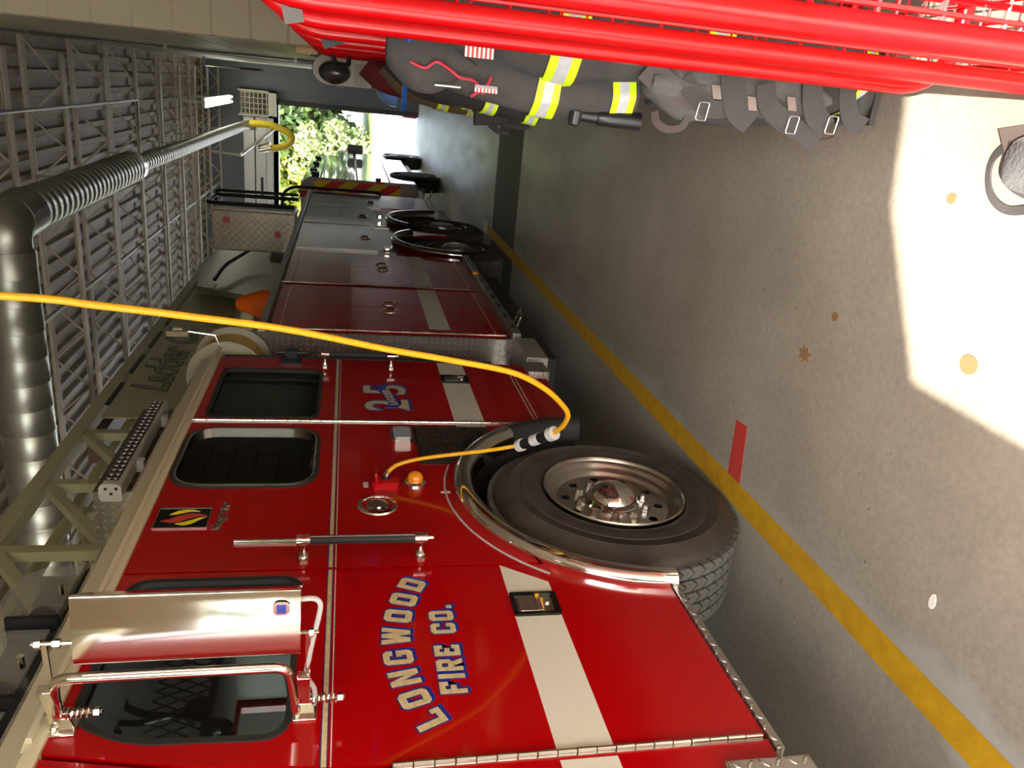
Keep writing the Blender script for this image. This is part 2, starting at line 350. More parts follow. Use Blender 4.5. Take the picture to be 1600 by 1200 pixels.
# rail wall beyond the rack: real blocks
def blocks_x(parent, X, y0, y1, z0, z1):   # wall face at x = X, blocks seen from -x
    proto = None; r = 0; z = z0
    while z < z1-.05:
        y = y0+(0 if r % 2 == 0 else .203)
        if r % 2: segs = [(y0, y0+.203)]
        else: segs = []
        while y < y1-.01: segs.append((y, min(y+.406, y1))); y += .406
        for a, b in segs:
            full = abs(b-a-.406) < .001
            if full and proto: o = dup(proto, Vector((X, (a+b)/2, z+.004))-Vector((X, pc[1], pc[2])), parent)
            else:
                o = build(MB().box(X, X+.05, a+.004, b-.004, z+.004, z+.199), 'block', BLOCK, parent, flat=True)
                if full: proto = o; pc = ((X), (a+b)/2, z+.004)
        z += .203; r += 1
def blocks_y(parent, Y, x0, x1, z0, z1):
    r = 0; z = z0
    while z < z1-.05:
        cuts = [x0, x0+.406, x1] if r % 2 == 0 else [x0, x0+.203, x1]
        for a, b in zip(cuts, cuts[1:]):
            if b-a > .03: build(MB().box(a+.003, b-.003, Y-.004, Y+.05, z+.004, z+.199), 'block', BLOCK, parent, flat=True, bevel=.004)
        z += .203; r += 1
wr = build(MB().box(.165, .9, 4.956, 20.8, 0, 5.05), 'wall_right', MORTAR); wr['kind'] = 'structure'
blocks_y(wr, 4.953, .157, .70, 0.0, 5.0)
blocks_x(wr, .157, 5.0, 8.65, 0.0, 5.0)
build(MB().box(.157, .2, 8.66, 20.6, 0, 5.0), 'wall_panel', mat('dull_wall_panel', (.26, .24, .19), .6, noise=.15, nscale=2), wr)
cond = MB().tube([(.13, 8.7, 0), (.13, 8.7, 4.9)], .016, 10)
for z in (1, 2.2, 3.4, 4.6): cond.box(.115, .157, 8.67, 8.73, z, z+.03)
build(cond, 'conduit', GALV, wr)
wa = build(MB().box(.66, .9, -1.9, 4.95, 0, 5.05), 'wall_alcove', WYZ); wa['kind'] = 'structure'
wb = build(MB().box(-13.2, -13, -1.9, 20.8, 0, 5.05), 'wall_left', WYZ); wb['kind'] = 'structure'
# far wall with two door openings
far = MB().prism([[(-13, 0), (-11.5, 0), (-11.5, 3.3), (-6.5, 3.3), (-6.5, 0), (-5.3, 0), (-5.3, 3.3), (-.61, 3.3), (-.61, 0), (.17, 0), (.17, 5.05), (-13, 5.05)]], 20.62, 20.85, 1)
fw_ = build(far, 'wall_far', FARWALL); fw_['kind'] = 'structure'
for k in range(4): build(MB().box(-.60+.19*k+.004, -.60+.19*(k+1)-.004, 20.60, 20.62, 0, 4.6), 'siding_panel', FARWALL, fw_)
jm = MB().box(-.70, -.60, 20.5, 20.62, 0, 3.35).box(-5.4, -5.3, 20.5, 20.62, 0, 3.35).box(-5.4, -.60, 20.5, 20.62, 3.3, 3.42)
jo = build(jm, 'trim_1', BLK); jo['kind'] = 'structure'
for k, (x, z) in enumerate(((.02, 1.85), (-.12, 1.82), (.02, 1.62))):
    tag(build(MB().box(x-.06, x+.06, 20.585, 20.598, z, z+.17), 'notice', [mat('printed_notice', (.10, .10, .10), .7, noise=.9, nscale=22, col2=(.5, .5, .5))]),
        ('dark printed notice on the grey far wall, upper one nearest the rack', 'dark printed notice on the grey far wall, nearest the open doorway', 'dark printed notice on the grey far wall, lower one')[k], 'notice')
fr = build(MB().prism([[(-13, 0), (-12, 0), (-12, 3.55), (-6, 3.55), (-6, 0), (-4.6, 0), (-4.6, 2.55), (-1.80, 2.55), (-1.80, 0), (-.81, 0), (-.81, 3.375), (-.34, 3.62), (.0, 3.675), (.66, 3.72), (.66, 0), (.9, 0), (.9, 5.05), (-13, 5.05)]], -2.05, -1.9, 1), 'wall_front', WXZ)  # unseen wall; right opening's slanted head is shaped to cast the floor's sun patch
fr['kind'] = 'structure'
# ceiling: ribbed deck and bar joists
dk = MB(); zt = 5.0; pr_ = []
x = -13.
while x < .9: pr_ += [(x, zt+.06), (x+.11, zt+.06), (x+.13, zt+.015), (x+.19, zt+.015)]; x += .21
loop = pr_+[(.9, zt+.09), (-13, zt+.09)]
dk.prism([loop], -1.95, 20.8, 1)
ce = build(dk, 'ceiling', DECK, flat=True); ce['kind'] = 'structure'
def joist(y):
    j = MB()
    for zz, dz in ((zt-.035, .035), (4.60, .035)):
        x1 = .16 if zz > 4.8 else -.02
        for s in (-1, 1): j.box(-13, x1, y+s*.010, y+s*.052, zz, zz+.006 if zz < 4.8 else zz+.035); j.box(-13, x1, y+s*.012, y+s*.016, zz-.0, zz+.035)
        j.box(-13, x1, y-.045, y+.045, zz+.028, zz+.034)
    o = build(j, 'joist', STEEL, ce, flat=True)
    w = MB(); x = -.02; up = 0
    w.bar((.12, y, zt-.02), (-.02-.30, y, 4.62), .02)
    x = -.32
    while x > -12.5:
        w.bar((x, y, 4.62), (x-.34, y, zt-.02), .019); w.bar((x-.34, y, zt-.02), (x-.68, y, 4.62), .019); x -= .68
    build(w, 'joist_web', STEEL, o, flat=True)
    return o
j0 = joist(.34)
for k in range(1, 14): dup(j0, (0, 1.54*k, 0), ce)
for (x, z) in ((-2.6, 4.66), (-5.2, 4.66), (-8, 4.66)):
    build(MB().box(x-.018, x+.018, -1.9, 20.6, z, z+.036), 'bridging_bar', STEEL, ce, flat=True)
build(MB().tube([(-.52, -1.5, 4.5), (-.52, 12.2, 4.5), (-1.1, 12.2, 4.5)], .017, 8), 'conduit', GALV, ce)
build(MB().tube([(-4.0, -1.5, 4.5), (-4.0, 20, 4.5)], .02, 8), 'conduit', GALV, ce)
build(MB().box(-4.25, -3.9, 8.6, 13.6, 4.25, 4.42), 'roof_beam', BROWN, ce)
# outside ground
g = build(MB().box(-90, 60, -80, 130, -.35, -.31), 'ground', GRASS); g['kind'] = 'structure'
dr = build(MB().box(-16, 14, 20.85, 44, -.3, -.03).box(-60, 50, 44, 60, -.3, -.05).box(-30, 20, -30, -2.05, -.3, -.03), 'driveway', ROAD); dr['kind'] = 'structure'
ip = build(MB().prism([circ(-1.6, 62, 1, 20)], -.31, -.02, 2), 'lawn', GRASS); ip['kind'] = 'structure'; ip.scale = (5, 1, 1)
lw = build(MB().box(-60, 50, 60, 90, -.3, .1), 'verge', GRASS); lw['kind'] = 'structure'

# ============================================================ FIRE TRUCK
T = -1.55
truck = empty('fire_truck', (-2.8, 6.2, 0), 'long red ladder fire truck with cream cab roof, LONGWOOD FIRE CO. on its door', 'fire truck')
AC = (2.87, .52); AR = .69
def arc_pts(y_from, y_to, n=16, c=AC, r=AR):
    a0 = math.acos(max(-1, min(1, (y_from-c[0])/r))); a1 = math.acos(max(-1, min(1, (y_to-c[0])/r)))
    return [(c[0]+r*cos(a0+(a1-a0)*k/n), c[1]+r*sin(a0+(a1-a0)*k/n)) for k in range(n+1)]
win_f = rrect([(1.605, 1.82), (2.285, 1.82), (2.285, 2.33), (1.70, 2.33), (1.62, 2.18)], .07)
win_m = rrect([(2.93, 1.80), (3.49, 1.80), (3.49, 2.355), (2.93, 2.355)], .13)
win_c = rrect([(3.64, 1.815), (4.305, 1.815), (4.305, 2.32), (3.64, 2.32)], .05)
zb = .562; zr = 2.378
a_end = AC[0]-sqrt(AR**2-(zb-AC[1])**2)
door_l = [(1.492, zb), (a_end, zb)]+arc_pts(a_end, 2.333)+[(2.333, zr), (1.605, zr), (1.53, 2.02), (1.492, 1.60)]
fd = build(MB().prism([door_l, win_f], T, T-.05), 'front_door', RED, truck, ang=20, bevel=.003)
mid_l = [(2.345, zr)]+[(2.345, AC[1]+sqrt(AR**2-(2.345-AC[0])**2))]+arc_pts(2.345, 2*AC[0]-a_end, 24)+[(3.575, zb), (3.575, zr)]
mp = build(MB().prism([mid_l, win_m], T, T-.05), 'cab_side_panel', RED, truck, ang=20, bevel=.003)
cdr = build(MB().prism([[(3.595, .66), (4.40, .66), (4.52, .80), (4.52, 2.36), (4.50, zr), (3.595, zr)], win_c], T, T-.05), 'crew_door', RED, truck, ang=20, bevel=.003)
build(MB().prism([[(3.58, zb-.06), (4.42, zb-.06), (4.54, zb+.1), (4.54, .9), (4.52, .79), (4.40, .65), (3.58, .65)]], T-.012, T-.06), 'cab_sill', RED, truck)
cpn = build(MB().prism([[(.85, zb), (1.476, zb), (1.476, 1.60), (1.512, 2.02), (1.588, zr), (1.10, zr), (.85, 1.75)]], T, T-.05), 'cab_corner_panel', RED, truck, ang=20, bevel=.003)
# hollow cab: floor, roof lining, rear wall, inner skin, far side with window hole, front face
core = MB().box(-4.0, T-.055, .9, 2.14, .95, 1.0).box(-4.0, T-.055, 3.60, 4.5, .95, 1.0).box(-4.0, T-.055, 2.1, 3.62, 1.22, 1.26).box(-4.05, T-.05, 4.50, 4.55, .62, zr).box(-4.0, T-.055, .9, 4.5, 2.36, 2.378)
core.prism([[(.85, zb), (4.53, zb), (4.53, zr), (1.10, zr), (.85, 1.75)], [(1.45, 1.8), (2.35, 1.8), (2.35, 2.3), (1.6, 2.3)], [(3.65, 1.85), (4.42, 1.85), (4.42, 2.31), (3.65, 2.31)]], -4.05, -4.0)
core.box(-4.05, T, .80, .86, .562, 1.70)
core.box(T-.04, T, .84, .92, 1.7, 1.8).bar((-1.58, .88, 1.70), (-1.58, 1.10, 2.37), .07).bar((-4.02, .88, 1.70), (-4.02, 1.10, 2.37), .07)

core.box(T-.056, T-.052, 1.47, 1.50, .6, 1.6).box(T-.056, T-.052, 2.33, 2.35, 1.21, 2.36).box(T-.056, T-.052, 3.57, 3.60, .9, 2.36)
build(core, 'cab_body', RED, truck, flat=True)
build(MB().bar((-2.8, .86, 1.72), (-2.8, 1.09, 2.35), 2.4, .01, up=(1, 0, 0)), 'windshield', GLL, truck, flat=True)
build(MB().box(-3.9, -1.75, 4.40, 4.49, 1.0, 1.95), 'crew_seat', SEAT, truck)
# roof cap
rp = [(T+.012, 2.372), (T+.018, 2.385), (T+.018, 2.405), (T-.012, 2.415), (T-.018, 2.44), (T-.035, 2.485), (T-.075, 2.515), (T-.14, 2.53), (-4.05+.14, 2.53), (-4.05, 2.44), (-4.06, 2.372)]
build(MB().prism([rp], 1.0, 4.56, 1), 'cab_roof', CREAM, truck, ang=25)
build(MB().prism([[(T-.0, 2.395), (T+.034, 2.393), (T+.034, 2.407), (T-.012, 2.425)]], 1.62, 4.56, 1), 'rain_gutter', CREAM, truck)
def ring(pts, grow, shrink, a, b): return MB().prism([offs(pts, grow), offs(pts, -shrink)], a, b)
for w, par, ch, gm, nm in ((win_f, fd, 0, GLL, 'front'), (win_m, mp, 1, GLD, 'mid'), (win_c, cdr, 0, GLD, 'crew')):
    build(ring(w, .014, .004, T+.005, T-.04), 'window_seal', RUB, par, bevel=.003)
    if ch: build(ring(w, -.002, .010, T+.010, T-.02), 'window_trim', CHR, par)
    build(MB().prism([offs(w, -.002)], T-.012, T-.017), 'window_pane', gm, par, flat=True)
build(MB().prism([[(4.20, 1.84), (4.24, 1.84), (4.24, 2.30), (4.20, 2.30)]], T-.02, T-.03), 'window_sash', RED, cdr)
# pinstripes
def strip(y0, y1, z0, z1, m, nm, par, t=.0012): return build(MB().box(T, T+t, y0, y1, z0, z1), nm, m, par, flat=True)
for y0, y1, par in ((.86, 1.47, cpn), (1.496, 2.331, fd), (2.347, 3.573, mp), (3.60, 4.518, cdr)):
    strip(y0, y1, 1.7165, 1.7295, GOLDB, 'gold_pinstripe', par, .0016); strip(y0, y1, 1.7135, 1.7325, NAVY, 'navy_pinstripe', par)
    strip(y0, y1, 1.7045, 1.7075, WHITE, 'white_pinstripe', par)
for z in (.70, .722): strip(3.60, 4.36, z, z+.004, WHITE, 'white_pinstripe', cdr)
rope = arc_pts(2.27, 3.12, 40, AC, .752)
build(MB().tube([(T+.001, p[0], p[1]) for p in rope], .0045, 6), 'scroll_pinstripe', mat('silver_rope', (.6, .55, .5), .4, .2, noise=.4, nscale=120), mp)
build(MB().obox((T+.002, 2.87, 1.272), (.001, 0, 0), (0, .006, 0), (0, 0, .02)).ball((T+.002, 2.87, 1.272), .002, .018, .006), 'scroll_ornament', WHITE, mp)
# white stripe
sarc = [p for p in arc_pts(2.19, 2.333, 30, AC, .80) if .99 < p[1] < 1.143]
y_lo = AC[0]-sqrt(.80**2-(.99-AC[1])**2); y_hi = min(2.331, AC[0]-sqrt(.80**2-(1.143-AC[1])**2))
build(MB().prism([[(1.497, .99), (2.05, .99), (2.05, 1.143), (1.497, 1.143)]], T, T+.001), 'white_stripe', WHITE, fd, flat=True)
build(MB().prism([[(2.14, .99), (y_lo, .99), (2.30, 1.10), (2.331, 1.143), (2.14, 1.143)]], T, T+.001), 'white_stripe', WHITE, fd, flat=True)
strip(.86, 1.46, .99, 1.143, WHITE, 'white_stripe', cpn); strip(3.605, 4.155, .99, 1.143, WHITE, 'white_stripe', cdr); strip(4.27, 4.5, .99, 1.143, WHITE, 'white_stripe', cdr)
strip(3.535, 3.57, .99, 1.143, WHITE, 'white_stripe', mp)
# piano hinges
def hinge(y, z0, z1, par, L=.052):
    h = MB(); z = z0; k = 0
    while z < z1-.01:
        zz = min(z+L-.0015, z1); h.cyl((T+.006, y, z), (T+.006, y, zz-.002), .0082 if k % 2 else .0070, 10); z += L; k += 1
    h.box(T-.003, T+.002, y-.012, y+.012, z0, z1)
    build(h, 'hinge', mat('satin_stainless', (.62, .58, .52), .25, 1.), par)
hinge(1.482, .575, 1.56, fd); hinge(3.585, .70, zr, cdr)
# paddle handles
def paddle(y0, y1, z0, z1, par):
    o = build(MB().prism([rrect([(y0-.008, z0-.008), (y1+.008, z0-.008), (y1+.008, z1+.008), (y0-.008, z1+.008)], .012)], T-.001, T+.008), 'door_handle', BLKG, par, bevel=.002)
    return o
def paddle2(y0, y1, z0, z1, par):
    w = y1-y0; h = z1-z0
    m = MB()
    m.prism([rrect([(y0-.008, z0-.008), (y1+.008, z0-.008), (y1+.008, z1+.008), (y0-.008, z1+.008)], .012), rrect([(y0+.004, z0+.006), (y1-.004, z0+.006), (y1-.004, z1-.006), (y0+.004, z1-.006)], .01)], T-.001, T+.010, mi=0)
    m.box(T-.0, T+.002, y0, y1, z0, z1, mi=1)
    m.box(T+.002, T+.009, y0+.01, y1-.01, z0+h*.45, z1-.014, mi=1)
    m.bar((T+.004, y0+.012, z0+h*.42), (T+.012, y1-.012, z0+h*.42), .01, .016, mi=1)
    m.cyl((T+.002, (y0+y1)/2+.01, z0+h*.2), (T+.008, (y0+y1)/2+.01, z0+h*.2), .011, 14, mi=1)
    m.box(T+.002, T+.007, y0+.01, y1-.01, z0+h*.50, z0+h*.54, mi=0)
    build(m, 'door_handle', [BLKG, CHR], par, bevel=.0015)
paddle2(2.047, 2.150, .995, 1.136, fd); paddle2(4.165, 4.262, .998, 1.138, cdr)
# grab rails
def grab(y, z0, z1, x=-1.478, sub='grab_rail'):
    m = MB(); m.tube([(x, y, z0), (x, y, z1)], .015, 12, mi=1)
    for z in (z0+.02, z1-.02):
        m.cyl((x, y, z-.022), (x, y, z+.022), .019, 14, mi=0)
        m.tube([(x, y, z), (x-.02, y, z), (x-.05, y, z), (T+.006, y, z)], [.014, .008, .011, .018], 12, mi=0)
        m.prism([rrect([(y-.028, z-.016), (y+.028, z-.016), (y+.028, z+.016), (y-.028, z+.016)], .008)], T, T+.008, mi=0)
    m.cyl((x, y, z0-.022), (x, y, z0), .007, 8, mi=0)
    for s in range(8):
        a = 2*pi*s/8; m.tube([(x+.015*cos(a), y+.015*sin(a), z0+.05), (x+.015*cos(a), y+.015*sin(a), z1-.05)], .0016, 4, mi=1)
    m.tube([(x+.0155, y-.006, z0+.04), (x+.0155, y-.006, z1-.04)], .0022, 4, mi=0)
    build(m, 'grab_rail', [CHR, RUB], truck)
grab(2.407, 1.395, 1.835); grab(4.397, 1.40, 1.815)
# emblem + script + hatch
pe = build(MB().box(T, T+.004, 2.615, 2.755, 2.163, 2.343), 'maker_plate', BLKG, mp)
build(MB().prism([[(2.613, 2.161), (2.757, 2.161), (2.757, 2.345), (2.613, 2.345)], [(2.617, 2.165), (2.753, 2.165), (2.753, 2.341), (2.617, 2.341)]], T, T+.0055), 'plate_rim', CHR, mp)
def fl_pts(l): return [(2.615+b*.14, 2.343-a*.18) for a, b in l]
for l, m in (([(.08, .35), (.25, .42), (.42, .60), (.6, .72), (.78, .70), (.95, .6), (.75, .56), (.6, .46), (.45, .3), (.27, .26)], RTAPE),
             ([(.22, .66), (.35, .84), (.5, .92), (.68, .90), (.8, .80), (.62, .82), (.48, .76), (.36, .68)], CHY),
             ([(.38, .2), (.55, .12), (.7, .2), (.82, .38), (.95, .54), (.8, .49), (.66, .36), (.52, .26)], CHY)):
    build(MB().prism([fl_pts(l)], T+.004, T+.0055), 'flame_mark', m, mp, flat=True)
textmesh('Seagrave', .058, (T+.001, 2.592, 2.115), (0, .99, -.06), (0, .06, .99), ALU, 'script_badge', mp, .0015, shear=.45, off=.0012)
build(MB().prism([rrect([(2.515, 1.745), (2.86, 1.745), (2.86, 2.05), (2.515, 2.05)], .01)], T-.001, T+.006), 'hatch_panel', RED, mp, bevel=.002)
build(MB().tube([(T+.010, 2.508, 1.80), (T+.010, 2.508, 2.055)], .006, 8).box(T, T+.005, 2.496, 2.52, 1.75, 2.055), 'hatch_hinge', STN, mp)
# fuel filler ring, inlet, amber light, marker light, vent
build(MB().lathe([(.078, 0), (.074, .006), (.062, .008), (.058, -.006), (.048, -.006), (.044, .004), (.034, .006), (.0005, .005)], (T, 2.767, 1.552), (1, 0, 0), 40).obox((T+.008, 2.767, 1.552), (.006, 0, 0), (0, .03, .005), (0, -.001, .006)), 'filler_cap', CHR, mp)
il = build(MB().prism([rrect([(2.895, 1.462), (2.945, 1.458), (2.96, 1.475), (2.96, 1.56), (2.945, 1.572), (2.895, 1.568)], .012)], T, T+.03), 'power_inlet', RACK, mp, bevel=.004)
build(MB().obox((T+.045, 2.925, 1.553), (.028, 0, .004), (0, .028, 0), (-.001, 0, .004)), 'inlet_flap', RACK, mp)
build(MB().box(T, T+.002, 2.918, 2.962, 1.584, 1.604), 'rating_plate', WHITE, mp)
am = build(MB().lathe([(.045, 0), (.044, .012), (.034, .018)], (T, 2.945, 1.392), (1, 0, 0), 28), 'marker_base', CHR, mp)
build(MB().lathe([(.033, .016), (.033, .035), (.026, .048), (.014, .055), (.0005, .057)], (T, 2.945, 1.392), (1, 0, 0), 28), 'amber_lens', AMBER, mp)
ml = build(MB().prism([rrect([(3.325, 1.365), (3.475, 1.365), (3.475, 1.472), (3.325, 1.472)], .03)], T, T+.028), 'marker_lamp', CHR, mp, bevel=.004)
build(MB().prism([rrect([(3.34, 1.378), (3.46, 1.378), (3.46, 1.459), (3.34, 1.459)], .022)], T+.028, T+.036), 'lamp_lens', mat('ribbed_clear_lens', (.42, .40, .40), .25, .3, bump=.6, bscale=90), mp, bevel=.003)
ventl = [(3.13, 1.355), (3.13, 1.235)]+arc_pts(3.14, 3.44, 10, AC, .735)+[(3.535, .99), (3.535, 1.355)]
build(MB().prism([ventl], T, T+.003), 'vent_backing', BLK, mp, flat=True)
vg = MB()
def vent_low(y): return AC[1]+sqrt(max(0, .735**2-(y-AC[0])**2)) if y < 3.44 else .99
for k in range(17):
    y = 3.145+k*.0235; vg.bar((T+.006, y, vent_low(y)+.004), (T+.006, y, 1.348), .0035)
for k in range(24):
    z = 1.345-k*.0152
    ys = 3.135
    while vent_low(ys) > z and ys < 3.52: ys += .01
    if ys < 3.5: vg.bar((T+.009, ys, z), (T+.009, 3.53, z), .0045)
tag(build(vg, 'vent_louvre', mat('dark_bronze_mesh', (.10, .07, .055), .4, .6), mp), kind='stuff')
# rub strip at the bottom of the cab
build(MB().box(T-.05, T+.008, 1.435, 2.165, .532, .557), 'rub_rail', PYZ, truck, bevel=.002)
build(MB().box(T-.3, T+.035, .85, 1.385, .50, .735), 'front_step', PYZ, truck, bevel=.004)
build(MB().box(-4.0, T-.05, .1, .85, .50, .78), 'front_bumper', STN, truck, bevel=.03)
build(MB().box(T-.05, T+.01, 4.36, 4.54, .47, .60), 'cab_step', PYZ, truck, bevel=.003)
# chrome fender ring
fr_m = MB(); prof = [(.70, -.02), (.715, .03), (.70, .052), (.672, .058), (.645, .045), (.632, .02), (.632, -.03)]
def fender(c, rs, name, m, a0, a1, x=T, n=56):
    mb = MB(); pf = [(.70, -.02), (.718, .02), (.712, .040), (.690, .055), (.664, .055), (.643, .040), (.632, .015), (.632, -.05)]
    K = len(pf); vs = []
    for k in range(n+1):
        a = a0+(a1-a0)*k/n
        for r, o in pf: r *= rs; vs.append((x+o, c[0]+r*cos(a), c[1]+r*sin(a)))
    fs = [(k*K+i, k*K+i+1, (k+1)*K+i+1, (k+1)*K+i) for k in range(n) for i in range(K-1)]
    fs += [tuple(range(K)), tuple(n*K+i for i in range(K))[::-1]]
    mb.add(vs, fs); return build(mb, name, m, truck, ang=60)
fender(AC, 1., 'fender_ring', CHR, pi-.03, radians(35))
fender(AC, 1., 'fender_liner_ring', RUB, radians(35), .0)
wl_ = MB(); n = 36; RR = .685
vs = [(xx, AC[0]+RR*cos(pi*k/n), AC[1]+RR*sin(pi*k/n)) for xx in (T-.03, -2.3) for k in range(n+1)]
wl_.add(vs, [(k, k+1, n+2+k, n+1+k) for k in range(n)]); wl_.box(-2.31, -2.3, 2.2, 3.55, .4, 1.2)
build(wl_, 'wheel_well', mat('dark_wheel_well', (.03, .022, .02), .7), truck)
# wheels
def wheel(y, z, R, xo, parent, front=True):
    w = bpy.data.objects.new('wheel', None); COL.objects.link(w); w.parent = parent; LOC[w.name] = Vector((xo, y, 0)); w.location = LOC[w.name]-wloc(parent)
    c = (xo, y, z); k = R/.54
    tp = [(.29, -.03), (.305, -.004), (.315, .004), (.322, .001), (.33, .005), (.38, .012), (.40, .0135), (.404, .009), (.408, .012), (.44, .009), (.446, .013), (.452, .008), (.47, .002), (.476, -.004), (.497, -.012), (.515, -.03), (.520, -.06), (.520, -.34), (.50, -.37), (.42, -.385), (.29, -.36)]
    build(MB().lathe([(r*k, o) for r, o in tp], c, (1, 0, 0), 72), 'tyre', TIRE, w, ang=50)
    tr = MB(); nb = 58; rib = 5
    for b in range(nb):
        for i in range(rib):
            x0 = xo-.045-i*.060; x1 = x0-.050; ph = (b+(.5 if i % 2 else 0))*2*pi/nb; da = 2*pi/nb*.42
            vs = []
            for xx, sk in ((x0, .0), ((x0+x1)/2, .05), (x1, .0)):
                for s in (-1, 1):
                    a = ph+s*da+sk
                    for r in (R*.955, R): vs.append((xx, y+r*cos(a), z+r*sin(a)))
            f = []
            for q in range(2):
                b0 = q*4; f += [(b0+1, b0+3, b0+7, b0+5), (b0, b0+1, b0+5, b0+4), (b0+2, b0+6, b0+7, b0+3)]
            f += [(0, 2, 3, 1), (8, 9, 11, 10)]
            tr.add(vs, f)
    tag(build(tr, 'tread_block', TREAD, w, flat=True), kind='stuff')
    if front:
        rim = [(.287, -.02), (.296, .012), (.302, .018), (.306, .012), (.300, .004), (.290, .002), (.284, -.004), (.274, -.014), (.268, -.026), (.258, -.029), (.252, -.040), (.240, -.052)]
        build(MB().lathe([(r*1.0, o+.004) for r, o in rim], c, (1, 0, 0), 72), 'rim', ALU, w, ang=60)
        holes = [circ(y+.202*cos(2*pi*q/10+.1), z+.202*sin(2*pi*q/10+.1), .019, 14) for q in range(10)]
        build(MB().prism([circ(y, z, .245, 60)]+holes, xo-.046, xo-.056), 'wheel_disc', ALU, w, ang=20)
        build(MB().lathe([(.118, -.046), (.116, -.034), (.108, -.030), (.105, -.012), (.09, .012), (.055, .030), (.0005, .036)], c, (1, 0, 0), 40), 'hub_cap', CHR, w, ang=50)
        build(MB().lathe([(.017, .012), (.013, .0205), (.0005, .0225)], (xo+.012, y-.01, z+.040), (1, -.1, .35), 16), 'hub_emblem', BLK, w)
        lug = None
        for q in range(10):
            a = 2*pi*q/10+.42; py, pz = y+.148*cos(a), z+.148*sin(a)
            if lug is None:
                lug = build(MB().lathe([(.022, -.046), (.021, -.040), (.015, -.039), (.0165, -.038), (.0165, -.022), (.012, -.018), (.0005, -.017)], (xo, py, pz), (1, 0, 0), 6), 'wheel_nut', ALU, w, flat=True); l0 = Vector((xo, py, pz))
            else: dup(lug, Vector((xo, py, pz))-l0, w)
    else:
        rim = [(.29, .004), (.30, .012), (.30, -.01), (.27, -.04), (.25, -.10), (.22, -.12), (.17, -.13)]
        build(MB().lathe(rim, c, (1, 0, 0), 48), 'rim', ALU, w, ang=60)
        build(MB().lathe([(.17, -.13), (.16, -.10), (.15, .01), (.13, .03), (.0005, .035)], c, (1, 0, 0), 36), 'hub_cap', ALUD, w)
    return w
wheel(2.87, .545, .54, -1.555, truck); wheel(8.40, .53, .525, -1.58, truck, False); wheel(9.78, .53, .525, -1.58, truck, False)
for y in (2.87, 8.40, 9.78):
    w2 = bpy.data.objects.new('wheel', None); COL.objects.link(w2); w2.parent = truck; LOC[w2.name] = Vector((-3.7, y, 0)); w2.location = LOC[w2.name]-wloc(truck)
    build(MB().lathe([(.29, .0), (.45, 0), (.52, .03), (.535, .06), (.535, .34), (.5, .38), (.29, .38)], (-4.0, y, .535), (1, 0, 0), 40), 'tyre', TIRE, w2)
build(MB().box(-3.9, -1.70, 5.1, 7.6, .22, .60).box(-3.9, -1.70, 10.6, 11.95, .26, .60).box(-3.9, -2.45, 7.6, 10.6, .3, 1.2), 'underbody_light_block', BLK, truck)  # black blocks added under the body to stop light leaking across the floor
build(MB().box(-3.5, -2.2, .3, 12, .62, .85).box(-3.9, -1.9, 2.75, 3.0, .45, .62).box(-3.9, -1.9, 8.3, 9.9, .45, .62), 'chassis', BLK, truck)
# lettering on the front door
def glyphs():
    o = [(1, 0), (5, 0), (6, 1), (6, 7), (5, 8), (1, 8), (0, 7), (0, 1)]; h = [(2, 2), (4, 2), (4, 6), (2, 6)]
    return {
     'L': [[(0, 0), (5.6, 0), (5.6, 2.6), (4, 2.6), (4, 1.6), (2.1, 1.6), (2.1, 8), (0, 8)]], 'O': [o, h],
     'N': [[(0, 0), (2, 0), (2, 4.6), (4, 0), (6, 0), (6, 8), (4, 8), (4, 3.4), (2, 8), (0, 8)]],
     'G': [[(1, 0), (5, 0), (6, 1), (6, 4.4), (3.3, 4.4), (3.3, 3), (4, 3), (4, 1.7), (2, 1.7), (2, 6.3), (4, 6.3), (4, 5.4), (6, 5.4), (6, 7), (5, 8), (1, 8), (0, 7), (0, 1)]],
     'W': [[(1.4, 0), (3.2, 0), (4, 3.6), (4.8, 0), (6.6, 0), (8, 8), (6, 8), (5.5, 4.2), (4.8, 8), (3.2, 8), (2.5, 4.2), (2, 8), (0, 8)]],
     'D': [[(0, 0), (5, 0), (6, 1), (6, 7), (5, 8), (0, 8)], h],
     'F': [[(0, 0), (2.1, 0), (2.1, 3), (4.2, 3), (4.2, 4.7), (2.1, 4.7), (2.1, 6.3), (3.8, 6.3), (3.8, 5.4), (5.8, 5.4), (5.8, 8), (0, 8)]],
     'I': [[(0, 0), (2.2, 0), (2.2, 8), (0, 8)]],
     'R': [[(0, 0), (2, 0), (2, 2.8), (2.6, 2.8), (4, 0), (6.2, 0), (4.7, 3.1), (6, 4), (6, 7), (5, 8), (0, 8)], [(2, 4.4), (4, 4.4), (4, 6.3), (2, 6.3)]],
     'E': [[(0, 0), (5.8, 0), (5.8, 2.6), (3.9, 2.6), (3.9, 1.7), (2.1, 1.7), (2.1, 3.2), (4.2, 3.2), (4.2, 4.8), (2.1, 4.8), (2.1, 6.3), (3.9, 6.3), (3.9, 5.4), (5.8, 5.4), (5.8, 8), (0, 8)]],
     'C': [[(1, 0), (5, 0), (6, 1), (6, 3), (4, 3), (4, 1.7), (2, 1.7), (2, 6.3), (4, 6.3), (4, 5), (6, 5), (6, 7), (5, 8), (1, 8), (0, 7), (0, 1)]],
     '.': [[(0, 0), (1.9, 0), (1.9, 1.9), (0, 1.9)]]}
GL = glyphs()
